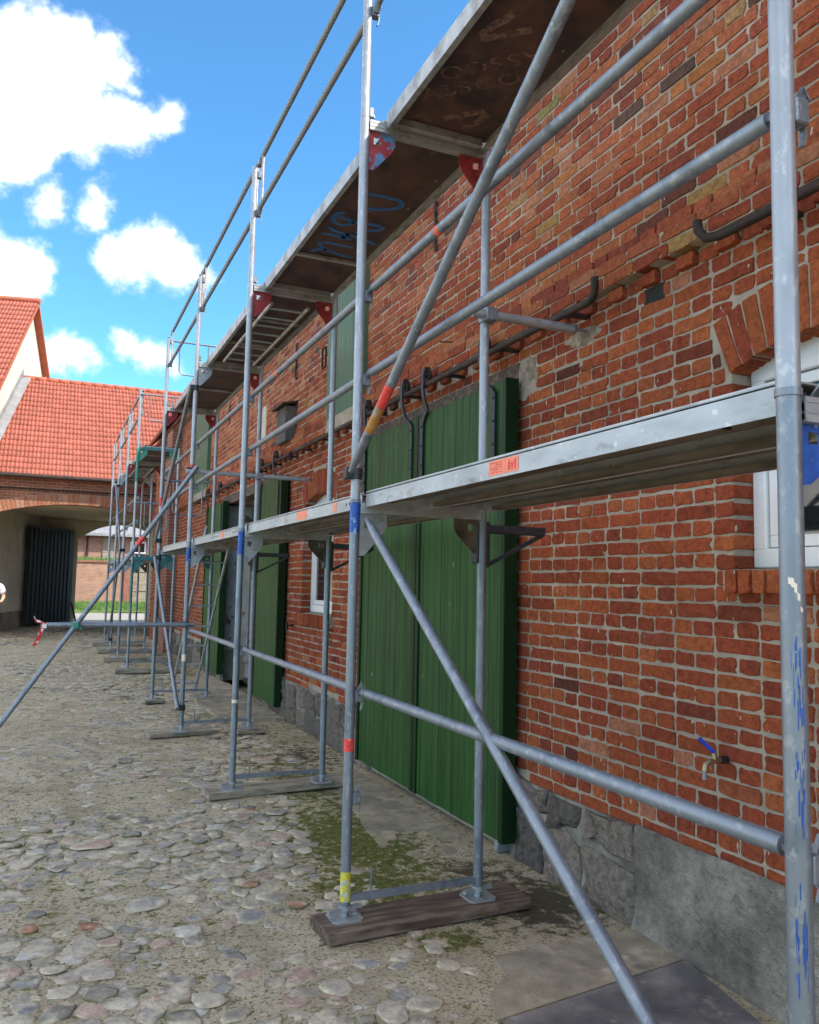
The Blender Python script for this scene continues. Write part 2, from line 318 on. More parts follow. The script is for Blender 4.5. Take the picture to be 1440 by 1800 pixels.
M['earth'] = mat('earth', (0.20, 0.17, 0.11), 0.95, var=.3, vscale=.6, col2=(0.09, 0.13, 0.04), c2scale=.3)
M['cobble'] = mat('cobble', attr='col', rough=0.9, var=0.3, vscale=22, bump=0.010, bscale=60, spec=.2, col2=(0.52, 0.45, 0.34), c2scale=6, c2lo=.47, c2hi=.64, col3=(0.10, 0.10, 0.045), c3=(6, .66, .8))
def glass_mat():
    m = bpy.data.materials.new('window_glass'); m.use_nodes = True; b = m.node_tree.nodes['Principled BSDF']
    b.inputs['Base Color'].default_value = (0.012, 0.016, 0.018, 1); b.inputs['Roughness'].default_value = 0.04; b.inputs['Specular IOR Level'].default_value = 0.7
    return m
M['glass'] = glass_mat()
def far_brick(name, c1, c2, mo, axes, scale=1.0):
    m = bpy.data.materials.new(name); m.use_nodes = True; nt = m.node_tree; N = nt.nodes; L = nt.links; b = N['Principled BSDF']; b.inputs['Roughness'].default_value = .9
    g = N.new('ShaderNodeNewGeometry'); sp = N.new('ShaderNodeSeparateXYZ'); cb = N.new('ShaderNodeCombineXYZ'); L.new(g.outputs['Position'], sp.inputs[0])
    L.new(sp.outputs[axes[0]], cb.inputs[0]); L.new(sp.outputs[axes[1]], cb.inputs[1])
    t = N.new('ShaderNodeTexBrick'); t.inputs['Scale'].default_value = scale; t.inputs['Brick Width'].default_value = .25; t.inputs['Row Height'].default_value = .075; t.inputs['Mortar Size'].default_value = .007
    t.inputs['Color1'].default_value = c1 + (1,); t.inputs['Color2'].default_value = c2 + (1,); t.inputs['Mortar'].default_value = mo + (1,); L.new(cb.outputs[0], t.inputs['Vector'])
    n = N.new('ShaderNodeTexNoise'); n.inputs['Scale'].default_value = 2.5; n.inputs['Detail'].default_value = 6; L.new(g.outputs['Position'], n.inputs['Vector'])
    mr = N.new('ShaderNodeMapRange'); mr.inputs['To Min'].default_value = .6; mr.inputs['To Max'].default_value = 1.4; L.new(n.outputs['Fac'], mr.inputs['Value'])
    vm = N.new('ShaderNodeVectorMath'); vm.operation = 'SCALE'; L.new(t.outputs['Color'], vm.inputs[0]); L.new(mr.outputs[0], vm.inputs['Scale']); L.new(vm.outputs[0], b.inputs['Base Color'])
    bp = N.new('ShaderNodeBump'); bp.inputs['Distance'].default_value = .008; bp.invert = True; L.new(t.outputs['Fac'], bp.inputs['Height']); L.new(bp.outputs[0], b.inputs['Normal'])
    return m
M['far_brick'] = far_brick('far_brick', (0.30, 0.10, 0.055), (0.22, 0.07, 0.045), (0.36, 0.29, 0.23), (0, 2))
M['far_brick_y'] = far_brick('far_brick_y', (0.30, 0.10, 0.055), (0.22, 0.07, 0.045), (0.36, 0.29, 0.23), (1, 2))
M['pale_brick'] = far_brick('pale_brick', (0.40, 0.22, 0.15), (0.34, 0.17, 0.12), (0.42, 0.35, 0.28), (0, 2))

def sand_mat():
    m = bpy.data.materials.new('yard_sand'); m.use_nodes = True; nt = m.node_tree; N = nt.nodes; L = nt.links; b = N['Principled BSDF']; b.inputs['Roughness'].default_value = .96; b.inputs['Specular IOR Level'].default_value = .15
    g = N.new('ShaderNodeNewGeometry')
    def noise(s, d=4, r=.6):
        n = N.new('ShaderNodeTexNoise'); n.inputs['Scale'].default_value = s; n.inputs['Detail'].default_value = d; n.inputs['Roughness'].default_value = r; L.new(g.outputs['Position'], n.inputs['Vector']); return n.outputs['Fac']
    def ramp(s, lo, hi):
        r = N.new('ShaderNodeMapRange'); r.interpolation_type = 'SMOOTHSTEP'; r.inputs['From Min'].default_value = lo; r.inputs['From Max'].default_value = hi; L.new(s, r.inputs['Value']); return r.outputs[0]
    def mix(f, a, c):
        x = N.new('ShaderNodeMix'); x.data_type = 'RGBA'; L.new(f, x.inputs['Factor'])
        for k, v in ((6, a), (7, c)):
            if hasattr(v, 'is_linked'): L.new(v, x.inputs[k])
            else: x.inputs[k].default_value = v + (1,)
        return x.outputs[2]
    at = N.new('ShaderNodeAttribute'); at.attribute_name = 'col'; sp = N.new('ShaderNodeSeparateColor'); L.new(at.outputs['Color'], sp.inputs[0])
    c = mix(ramp(noise(2.2), .38, .66), (0.62, 0.53, 0.37), (0.46, 0.385, 0.26))
    c = mix(ramp(noise(52, 4, .75), .50, .64), c, (0.20, 0.16, 0.10))
    c = mix(ramp(noise(70, 3, .6), .62, .68), c, (0.62, 0.55, 0.44))
    def moss_mask(ch, sc, soft):
        a = N.new('ShaderNodeMath'); a.operation = 'MULTIPLY_ADD'; L.new(noise(sc, 4, .72), a.inputs[0]); a.inputs[1].default_value = 2.6; a.inputs[2].default_value = -1.3
        d = N.new('ShaderNodeMath'); d.operation = 'ADD'; L.new(a.outputs[0], d.inputs[0]); L.new(ch, d.inputs[1]); return ramp(d.outputs[0], .5 - soft, .5 + soft)
    mossc = mix(ramp(noise(28), .4, .62), (0.095, 0.12, 0.022), (0.20, 0.185, 0.065))
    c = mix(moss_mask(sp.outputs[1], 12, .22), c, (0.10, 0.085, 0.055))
    c = mix(moss_mask(sp.outputs[0], 13, .2), c, mossc)
    L.new(c, b.inputs['Base Color'])
    bp = N.new('ShaderNodeBump'); bp.inputs['Distance'].default_value = .022; L.new(noise(48, 5, .78), bp.inputs['Height']); L.new(bp.outputs[0], b.inputs['Normal'])
    return m
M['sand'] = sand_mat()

# ------------------------------------------------------------------ ground
def ground():
    mb = MB(); S = 600
    mb.add([(-S, -S, -.12), (S, -S, -.12), (S, S, -.12), (-S, S, -.12)], [(0, 1, 2, 3)])
    obj('ground', mb, M['earth'], kind='structure', smooth=None)
    xs = np.concatenate([np.arange(-17, -1.5, .4), np.arange(-1.5, 2.76, .033)])
    ys = [-6.0]
    while ys[-1] < 33.5:
        y = ys[-1]; ys.append(y + (.35 if y < 1.9 else .033 if y < 6 else .033 + (y - 6) * .012))
    ys = np.array(ys); X, Y = np.meshgrid(xs, ys)
    Z = sand_h(X, Y); nx, ny = len(xs), len(ys)
    me = bpy.data.meshes.new('cobbled_yard'); V = np.stack([X, Y, Z], -1).reshape(-1, 3)
    i = np.arange(nx * ny).reshape(ny, nx); F = np.stack([i[:-1, :-1], i[:-1, 1:], i[1:, 1:], i[1:, :-1]], -1).reshape(-1, 4)
    me.vertices.add(len(V)); me.vertices.foreach_set('co', V.ravel()); me.loops.add(F.size); me.loops.foreach_set('vertex_index', F.ravel().astype(np.int32))
    me.polygons.add(len(F)); me.polygons.foreach_set('loop_start', np.arange(0, F.size, 4, dtype=np.int32)); me.update(); me.validate()
    # moss where it grows, and patches of darker soil
    mo = np.zeros_like(X) + .25 + .35 * (fbm(X * .6, Y * .6, 51, 3) - .45); da = np.zeros_like(X)
    for cx, cy, rx, ry, w in ((1.85, 5.0, .5, 1.1, .9), (1.7, 4.3, .45, .4, .85), (2.0, 6.8, .4, 1.2, .7), (2.2, 3.75, .35, .22, .35), (1.8, 3.5, .3, .13, .7), (1.9, 6.3, .4, .6, .6), (1.9, 7.4, .35, .5, .75), (1.7, 10.2, .7, .9, .55), (1.9, 14, .8, 2, .6), (.4, 7.5, 2.2, 3.0, .20), (.6, 3.9, .8, .6, .28), (.8, 5, .8, 1., .25), (-.3, 12, 1.6, 5, .22), (1.8, 18, .8, 3, .55)):
        mo = np.maximum(mo, w * np.exp(-(((X - cx) / rx) ** 2 + ((Y - cy) / ry) ** 2)))
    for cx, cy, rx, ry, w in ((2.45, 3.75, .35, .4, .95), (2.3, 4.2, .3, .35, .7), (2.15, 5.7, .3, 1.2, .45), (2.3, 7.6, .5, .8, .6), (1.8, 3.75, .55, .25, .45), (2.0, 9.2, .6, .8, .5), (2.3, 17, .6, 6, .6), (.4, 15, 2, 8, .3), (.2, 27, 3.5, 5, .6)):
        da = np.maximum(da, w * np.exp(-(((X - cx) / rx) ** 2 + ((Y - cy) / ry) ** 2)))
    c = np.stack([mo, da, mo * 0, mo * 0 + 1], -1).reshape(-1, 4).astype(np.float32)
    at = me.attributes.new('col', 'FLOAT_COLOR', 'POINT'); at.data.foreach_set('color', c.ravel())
    me.polygons.foreach_set('use_smooth', [True] * len(me.polygons)); me.materials.append(M['sand'])
    o = bpy.data.objects.new('cobbled_yard', me); COL.objects.link(o); o['kind'] = 'structure'
    return o
def sand_h(X, Y):
    return (fbm(X * 1.3, Y * 1.3, 3) - .47) * .035 + (fbm(X * 9, Y * 9, 9, 3) - .44) * .016 - .004
YARD = ground()

def cobble_verts(cx, cy, rx, ry, rot, top, h, rng):
    n = 10; a = np.arange(n) * 2 * np.pi / n + rng.uniform(0, 1)
    k = 1 + rng.uniform(-.24, .2, n)
    vs = []
    for s, z in ((1.05, -h), (1.0, -h * .30), (.86, -h * .06), (.5, 0.0)):
        u = np.cos(a) * rx * k * s; v = np.sin(a) * ry * k * s
        zz = top + z + rng.uniform(-.0025, .0025, n)
        vs += list(zip(cx + u * math.cos(rot) - v * math.sin(rot), cy + u * math.sin(rot) + v * math.cos(rot), zz))
    vs.append((cx, cy, top + rng.uniform(-.002, .004)))
    fs = []
    for r in range(3):
        for j in range(n): fs.append((r * n + j, r * n + (j + 1) % n, (r + 1) * n + (j + 1) % n, (r + 1) * n + j))
    for j in range(n): fs.append((3 * n + j, 3 * n + (j + 1) % n, 4 * n))
    return vs, fs
COBCOL = [((.36, .32, .26), 34), ((.30, .28, .255), 22), ((.42, .375, .30), 24), ((.26, .265, .255), 6), ((.40, .28, .22), 9), ((.36, .18, .12), 3), ((.22, .20, .175), 4), ((.50, .47, .41), 7)]
def cobbles():
    rng = np.random.default_rng(21); cand = []
    y = 2.2
    while y < 33:
        p = .118 if y < 12 else .155
        x = -4.0 + rng.uniform(0, .15)
        while x < 2.5:
            cx = x + rng.uniform(-.035, .035); cy = y + rng.uniform(-.035, .035)
            if y < 9 and x < -1.0: x += p; continue
            lim = 2.30 - .25 * vnoise(cy * .8, 3.3, 2)
            if 3.4 < cy < 7.0: lim = 1.85 - .3 * vnoise(cy * 1.3, 1.2, 4)
            if cy < 3.4: lim = 1.35 + (cy - 2.5) * .55
            if cx < lim and not (9.8 < cy < 14.2 and cx > 1.95):
                r = rng.uniform(.038, .066) * (1.3 if rng.random() < .18 else 1)
                if rng.random() < .16: r *= .6
                cover = fbm(cx * .9, cy * .9, 31, 3)
                top = float(sand_h(cx, cy)) + rng.normal(-.0006, .0042) + (.47 - cover) * .04
                cand.append((cx, cy, r * rng.uniform(1.0, 1.45), r, rng.uniform(0, 3.14), top))
            x += p
        y += p * .86
    w = np.array([c[1] for c in COBCOL], float); w /= w.sum()
    cand = [c for c in cand if c[5] > float(sand_h(c[0], c[1])) - .003]
    def vis(c):
        v = Vector((c[0], c[1], -CZ)); d = v.dot(_F); X = v.dot(_R) / d; U = v.dot(_U) / d
        return d > 0 and abs(X) < .5 and abs(U) < .63
    order = sorted(range(len(cand)), key=lambda i: (not vis(cand[i]), cand[i][0] ** 2 + cand[i][1] ** 2))
    single = set(order[:300]); rest = MB()
    for i, c in enumerate(cand):
        col = np.array(COBCOL[rng.choice(len(COBCOL), p=w)][0]) * rng.uniform(.8, 1.18)
        vs, fs = cobble_verts(c[0], c[1], c[2], c[3], c[4], c[5], .009, rng)
        # sand and moss lie over the rim of each stone
        n_ = 10; rim = np.array((.50, .43, .31)) if rng.random() < .62 else np.array((.13, .125, .05)); cc = []
        for r_, f_ in enumerate((1.0, .85, .30, .0)):
            for j_ in range(n_): f = np.clip(f_ + rng.normal(0, .22) * (r_ > 0), 0, 1); cc.append(col * (1 - f) + rim * f * rng.uniform(.75, 1.15))
        cc.append(col); col = np.array(cc)
        if i in single:
            m = MB(); m.add(vs, fs, col); o = obj('cobblestone', m, M['cobble'], YARD, smooth=4, recalc=False)
        else: rest.add(vs, fs, col)
    obj('cobblestones', rest, M['cobble'], YARD, smooth=4, kind='stuff', recalc=False)
cobbles()

def flat_poly(name, poly, z0, z1, m, **kw):
    mb = MB(); mb.prism(poly, 'z', z0, z1); return obj(name, mb, m, smooth=None, **kw)
flat_poly('concrete_slab', [(1.62, 2.80), (1.70, 2.98), (1.84, 3.10), (1.88, 3.27), (2.30, 3.30), (2.665, 3.27), (2.665, 2.945)], -.05, .010, M['slab'], label='pale grey concrete paving slab with broken edge by the plinth', cat='paving slab')
flat_poly('concrete_slab', [(1.50, 2.20), (1.655, 2.785), (2.64, 2.925), (2.53, 2.40), (2.45, 2.0), (1.45, 1.9)], -.05, .016, M['slab_dark'], label='dark smooth concrete slab in the bottom right foreground', cat='paving slab')
flat_poly('door_apron', [(1.96, 4.68), (2.02, 5.2), (2.10, 5.6), (2.14, 6.1), (2.26, 6.5), (2.40, 6.85), (2.56, 6.9), (2.56, 4.9), (2.38, 4.6), (2.15, 4.56)], -.05, .003, M['slab'], label='worn concrete apron below the closed green doors', cat='paving slab')
flat_poly('door_ramp', [(1.95, 10.0), (1.90, 12.2), (2.0, 14.2), (2.66, 14.2), (2.66, 9.6), (2.3, 9.7)], -.05, .030, M['slab'], label='smooth concrete ramp before the open barn doorway', cat='paving slab')

def grass_tufts():
    rng = np.random.default_rng(3); mb = MB()
    for cx, cy, sx, sy, n in ((1.62, 7.2, .16, .22, 420), (1.75, 6.55, .13, .2, 260), (1.95, 5.5, .1, .35, 200), (2.05, 4.95, .1, .2, 110), (1.75, 3.52, .2, .04, 60), (1.0, 3.1, .05, .03, 40), (.55, 2.95, .04, .03, 40), (1.9, 8.0, .3, .3, 160)):
        for _ in range(n):
            x, y = rng.normal(cx, sx), rng.normal(cy, sy); a = rng.uniform(0, 6.28); h = rng.uniform(.006, .026); l = rng.uniform(-.01, .01, 2); w = .0022
            z = float(sand_h(x, y)) - .003
            dx, dy = math.cos(a) * w, math.sin(a) * w
            mb.add([(x - dx, y - dy, z), (x + dx, y + dy, z), (x + l[0], y + l[1], z + h)], [(0, 1, 2)])
    obj('grass_tufts', mb, M['blade'], kind='stuff', smooth=None, recalc=False, label='short moss and grass blades between the stones', cat='grass')
    mb = MB(); rng = np.random.default_rng(8)                  # loose grit
    for _ in range(2600):
        y = 2.4 + rng.random() ** 1.6 * 6; x = rng.uniform(-.5, 2.1); r = rng.uniform(.003, .008); z = float(sand_h(x, y)) + r * .3
        mb.add([(x - r, y, z), (x + r, y, z), (x, y - r * .9, z), (x, y + r * .8, z), (x, y, z + r * .8)], [(0, 2, 4), (2, 1, 4), (1, 3, 4), (3, 0, 4)], np.array((.40, .36, .30)) * rng.uniform(.3, 1.15))
    obj('grit', mb, M['cobble'], kind='stuff', smooth=None, recalc=False, label='loose grit and pebbles scattered over the sand', cat='gravel')
grass_tufts()

# ------------------------------------------------------------------ brick barn
WX = 2.70; CH = 0.0746; BARN_Y0, BARN_Y1 = -1.5, 24.0
BARN = thing('brick_barn', (WX, 10, 0), 'long red brick barn with green sliding doors behind the scaffold', 'barn')
BTOP = 5.18
VOIDS = [  # real openings: y0, y1, z0, z1 (z1 incl. arch rise handled by ARCH)
    (1.77, 2.665, 1.72, 2.58), (8.10, 9.20, 1.29, 2.50), (10.75, 13.75, -.1, 2.90)]
ARCHES = [(1.77, 2.665, 2.575, .085, .28), (8.10, 9.20, 2.49, .12, .28)]   # y0,y1,spring,rise,ring height
EXCL = [(4.48, 6.9, -.1, 3.02), (7.24, 8.26, 3.22, 5.3), (15.5, 17.2, 3.22, 5.3), (3.10, 3.235, 3.055, 3.13), (4.24, 4.47, 2.82, 3.04)]
for a in VOIDS: EXCL.append((a[0], a[1], a[2], a[3]))
EXCL += [(1.72, 2.715, 1.61, 1.722), (8.05, 9.25, 1.16, 1.292)]
def arch_half(a, z, outer):
    y0, y1, sp, rise, ring = a; hw = (y1 - y0) / 2; R = (hw * hw + rise * rise) / (2 * rise); cz = sp + rise - R
    r = R + (ring if outer else 0); d = r * r - (z - cz) ** 2
    if d <= 0: return 0
    h = math.sqrt(d)
    if outer: h = min(h, hw + .045 + (z - sp) * .33)
    else: h = min(h, hw)
    return h
def intervals(zm, solid=True):
    out = []
    for y0, y1, z0, z1 in (EXCL if solid else VOIDS):
        if z0 <= zm <= z1: out.append((y0, y1))
    for a in ARCHES:
        top = a[2] + a[3] + (a[4] if solid else 0)
        if a[2] - .02 <= zm <= top:
            h = arch_half(a, zm, solid)
            if h > 0: c = (a[0] + a[1]) / 2; out.append((c - h, c + h))
    return out
def subtract(y0, y1, iv):
    segs = [(y0, y1)]
    for a, b in iv:
        n = []
        for s, e in segs:
            if b <= s or a >= e: n.append((s, e)); continue
            if a > s: n.append((s, a))
            if b < e: n.append((b, e))
        segs = n
    return segs
PALETTE_LOW = [((.40, .105, .050), 30), ((.34, .080, .045), 28), ((.45, .135, .060), 16), ((.31, .074, .043), 12), ((.25, .064, .042), 2.5), ((.15, .050, .042), .8), ((.44, .19, .13), 2)]
PALETTE_MID = [((.42, .130, .070), 30), ((.37, .100, .058), 26), ((.45, .165, .085), 16), ((.30, .080, .055), 12), ((.45, .20, .13), 8), ((.17, .065, .055), 4), ((.38, .24, .11), 1)]
PALETTE_UP = [((.44, .150, .085), 26), ((.40, .115, .070), 20), ((.35, .090, .060), 16), ((.47, .215, .145), 12), ((.42, .26, .14), 3), ((.30, .27, .12), 1), ((.26, .09, .07), 6), ((.15, .09, .08), 2.5), ((.45, .18, .075), 8)]
def pick(pal, rng):
    w = np.array([p[1] for p in pal], float); w /= w.sum()
    return np.array(pal[rng.choice(len(pal), p=w)][0]) * np.array((.88, .78, .64)) * rng.uniform(.90, 1.12)
def brick_geo(quad, xf, depth, rng, fine=True):
    """quad: 4 (y,z) corners counter-clockwise; face looks to -x"""
    q = np.array(quad, float); pts = []
    if fine:
        for k in range(4):
            a, b = q[k], q[(k + 1) % 4]; L = np.linalg.norm(b - a); e = min(.007 / L * rng.uniform(.5, 1.9), .3)
            pts.append(a + (b - a) * e)
            if L > .09: pts += [a + (b - a) * .33, a + (b - a) * .67]
            else: pts.append(a + (b - a) * .5)
            pts.append(b + (a - b) * min(.007 / L * rng.uniform(.5, 1.9), .3))
        pts = np.array(pts) + rng.normal(0, .0021, (len(pts), 2))
        for _ in range(int(rng.random() < .35) + int(rng.random() < .12)):
            k = rng.integers(len(pts)); pts[k] += (q.mean(0) - pts[k]) * rng.uniform(.05, .22)
        ins = .0026
    else: pts = q.copy(); ins = .005
    c = pts.mean(0); d = pts - c; sz = np.abs(d).max(0); inner = c + d * (1 - ins / np.maximum(sz, .02))
    n = len(pts); tilt = float(np.clip(rng.normal(0, .0014), -.0018, .0018)); o = float(np.clip(rng.normal(-.0004, .0016), -.004, .0014))
    vs = [(xf + depth, p[0], p[1]) for p in pts] + [(xf + .0026, p[0], p[1]) for p in pts] + [(xf + o + tilt * (p[0] - c[0]) / max(sz[0], .02), p[0], p[1]) for p in inner]
    fs = []
    for r in (0, 1):
        for k in range(n): fs.append((r * n + (k + 1) % n, r * n + k, (r + 1) * n + k, (r + 1) * n + (k + 1) % n))
    fs.append(tuple(2 * n + k for k in range(n - 1, -1, -1)))
    return vs, fs
BAND0 = 43 * CH     # 3.208
def barn_wall():
    rng = np.random.default_rng(77)
    # mortar body, course by course, so that the openings are real
    mb = MB(); nrow = int(round(BTOP / CH)); prev = None; runs = []
    for r in range(nrow):
        z0, z1 = r * CH, (r + 1) * CH
        iv = sorted(set(intervals(z0 + .004, False) + intervals((z0 + z1) / 2, False) + intervals(z1 - .004, False)))
        segs = tuple(subtract(BARN_Y0, BARN_Y1, [(a - .007, b + .007) for a, b in iv]))
        if runs and runs[-1][2] == segs: runs[-1][1] = z1
        else: runs.append([z0, z1, segs])
    for z0, z1, segs in runs:
        for s, e in segs: mb.box(WX + .0046, WX + .40, s, e, z0, z1)
    wall = obj('wall', mb, M['mortar'], BARN, smooth=None)
    bricks = []
    for r in range(nrow):
        z0, z1 = r * CH + .0062, (r + 1) * CH - .0062; zm = (z0 + z1) / 2; low = zm < BAND0
        iv = intervals(zm); pal = PALETTE_LOW if zm < 3.3 else PALETTE_MID if zm < 4.0 else PALETTE_UP
        y = BARN_Y0 + rng.uniform(-.01, .01); k = 0
        band = r in (43, 44); dent = r == 42
        if low and not band: y += -.06 if r % 2 else 0
        else: y += (r % 2) * .19
        while y < BARN_Y1:
            if band: L = .252
            elif dent: L = .128
            elif low: L = .252 if r % 2 == 0 else .128
            else: L = .252 if k % 2 == 0 else .128
            k += 1
            j0, j1 = y + rng.uniform(.0045, .0085), y + L - rng.uniform(.0045, .0085)
            y += L
            zz = rng.normal(0, .0022); p = pal if rng.random() > (.015 if zm < 3.2 else .15) else PALETTE_MID
            for s, e in subtract(j0, j1, iv):
                if e - s < .03: continue
                if zm < .47 + .05 * vnoise(s * 2, 1, 5) and s > 3.3 and s < 22: continue          # stone plinth instead
                if s < 3.32 and zm < .47: continue
                edge = False
                for va, vb in intervals(zm, False):
                    if -.002 < s - vb < .04: s = vb; edge = True
                    if -.002 < va - e < .04: e = va; edge = True
                xo = 0.0
                if band: xo = -.075
                if r == 45: xo = -.030
                if dent:
                    xo = -.034 if k % 2 else .018
                    if k % 2 == 0 and s < 5: xo = -.004
                bricks.append(((s, e, z0 + zz, z1 + zz), WX + xo, .125 if edge else .022 + max(0, -xo), pick(p, rng), s < 13))
    def key(b): return (b[0][1] < 2.25) * 100 + math.hypot(b[0][0], b[0][2] - CZ)
    order = sorted(range(len(bricks)), key=lambda i: key(bricks[i])); single = set(order[:300]); rest = MB()
    for i, (q, xf, dep, col, fine) in enumerate(bricks):
        vs, fs = brick_geo([(q[0], q[2]), (q[1], q[2]), (q[1], q[3]), (q[0], q[3])], xf, dep, rng, fine)
        if i in single:
            m = MB(); m.add(vs, fs, col); obj('brick', m, M['brick'], wall, smooth=None, recalc=False)
        else: rest.add(vs, fs, col)
    obj('bricks', rest, M['brick'], wall, smooth=None, kind='stuff', recalc=False)
    # string course and dentil backing
    m = MB(); m.box(WX - .067, WX + .01, BARN_Y0, BARN_Y1, BAND0 + .004, BAND0 + 2 * CH - .012); obj('string_course', m, M['mortar'], BARN, smooth=None)
    # arches
    for a in ARCHES:
        y0, y1, sp, rise, ring = a; hw = (y1 - y0) / 2; R = (hw * hw + rise * rise) / (2 * rise); c = (y0 + y1) / 2; cz = sp + rise - R
        th = math.asin((hw + .012) / R); n = int(round(2 * th * R / .074)); ar = None
        m = MB()
        seg = 14; poly = []
        for k in range(seg + 1):
            t = -th + 2 * th * k / seg; poly.append((c + math.sin(t) * (R + .006), cz + math.cos(t) * (R + .006)))
        for k in range(seg, -1, -1):
            t = -th * 1.0 + 2 * th * k / seg; poly.append((c + math.sin(t) * (R + ring), cz + math.cos(t) * (R + ring)))
        for k in range(seg):
            p = [poly[k], poly[k + 1], poly[2 * seg - k], poly[2 * seg + 1 - k]]
            m.add([(WX + .001, u, v) for u, v in p] + [(WX + .12, u, v) for u, v in p], [(0, 1, 2, 3), (4, 5, 6, 7), (0, 1, 5, 4), (1, 2, 6, 5), (2, 3, 7, 6), (3, 0, 4, 7)])
        ar = obj('window_arch', m, M['mortar'], BARN, smooth=None)
        for k in range(n):
            t0 = -th + 2 * th * k / n; t1 = -th + 2 * th * (k + 1) / n; g = .005 / R
            q = [(c + math.sin(t) * rr, cz + math.cos(t) * rr) for t, rr in ((t0 + g, R), (t1 - g, R), (t1 - g * .8, R + ring - .012), (t0 + g * .8, R + ring - .012))]
            vs, fs = brick_geo(q, WX - .003, .12, rng); mm = MB(); mm.add(vs, fs, pick(PALETTE_LOW[:3], rng)); obj('brick', mm, M['brick'], ar, smooth=None, recalc=False)
    # brick-on-edge sills
    for y0, y1, zt, zb in ((1.70, 2.70, 1.722, 1.612), (8.05, 9.27, 1.288, 1.15)):
        m = MB(); m.prism([(WX - .035, zb + .012), (WX + .11, zb + .012), (WX + .11, zt - .002), (WX - .035, zt - .014)], 'y', y0, y1)
        si = obj('window_sill', m, M['mortar'], BARN, smooth=None); y = y0
        while y < y1 - .05:
            q = [(y + .008, zb), (y + .066, zb), (y + .066, zt - .012), (y + .008, zt - .012)]
            vs, fs = brick_geo(q, WX - .055, .15, rng); mm = MB(); mm.add(vs, fs, pick(PALETTE_LOW[:4], rng)); obj('brick', mm, M['brick'], si, smooth=None, recalc=False); y += .0755
    return wall
WALL = barn_wall()

def plinth():
    rng = np.random.default_rng(5)
    # rendered concrete plinth at the near end: rough front with a battered foot
    mb = MB(); ys = np.arange(-1.5, 3.301, .03); zs = np.array([-.04, .0, .03, .08, .14, .2, .26, .32, .38, .43, .475, .487]); V = []
    for y in ys:
        for z in zs:
            bulge = .028 + .03 * max(0, .10 - z) / .10 + (float(fbm(y * 4, z * 4, 8, 3)) - .45) * .022
            if z > .48: bulge = .012
            V.append((WX - bulge, y, z + (float(vnoise(y * 3, 2, 1)) - .5) * .014 * (z > .4)))
    n = len(zs); F = [(i * n + j, i * n + j + 1, (i + 1) * n + j + 1, (i + 1) * n + j) for i in range(len(ys) - 1) for j in range(n - 1)]
    k = (len(ys) - 1) * n; b = len(V)
    V += [(WX + .02, ys[-1], z) for z in zs]; F += [(k + j, k + j + 1, b + j + 1, b + j) for j in range(n - 1)]
    mb.add(V, F); obj('concrete_plinth', mb, M['concrete'], BARN, smooth=1.0)
    sts = []
    for a_, b_ in ((3.30, 4.5), (6.9, 10.7), (13.8, 22.0)):
        m = MB(); m.box(WX - .012, WX + .007, a_, b_, -.05, .465); sts.append(obj('stone_plinth', m, M['plinth_mortar'], BARN, smooth=None))
    cols = [(.17, .135, .11), (.19, .15, .12), (.135, .115, .10), (.21, .175, .14), (.155, .128, .108)]
    y = 3.31
    while y < 22:
        w = rng.uniform(.26, .50)
        if (4.42 < y + w / 2 < 6.95) or 10.7 < y + w / 2 < 13.8: y += .25; continue
        split = rng.uniform(.2, .30)
        rows = [(-.03, split - .012), (split + .012, .46)] if w < .36 or rng.random() < .6 else [(-.03, .45)]
        for z0, z1 in rows:
            n = 10; q = []
            for yy, zz in ((y, z0), (y + w * .3, z0), (y + w * .7, z0), (y + w - .022, z0), (y + w - .02, (z0 + z1) / 2), (y + w - .022, z1), (y + w * .66, z1), (y + w * .33, z1), (y, z1), (y - .004, (z0 + z1) / 2)):
                q.append((yy + rng.normal(0, .026), zz + rng.normal(0, .024) * (1 if zz < .4 else .6)))
            q = np.array(q); c = q.mean(0); vs = [(WX + .006, *p) for p in q]
            for s, x in ((.97, -.018), (.84, -.034), (.5, -.042)):
                vs += [(WX + x + rng.normal(0, .006), *(c + (p - c) * s + rng.normal(0, .005, 2))) for p in q]
            vs.append((WX - .042, *c)); nn = len(q); fs = []
            for r in range(3):
                for k in range(nn): fs.append((r * nn + (k + 1) % nn, r * nn + k, (r + 1) * nn + k, (r + 1) * nn + (k + 1) % nn))
            for k in range(nn): fs.append((3 * nn + (k + 1) % nn, 3 * nn + k, 4 * nn))
            mm = MB(); mm.add(vs, fs, np.array(cols[rng.integers(5)]) * rng.uniform(.8, 1.25)); obj('plinth_stone', mm, M['stone'], sts[0 if y < 5 else 1 if y < 12 else 2], smooth=.6, recalc=False)
        y += w
plinth()

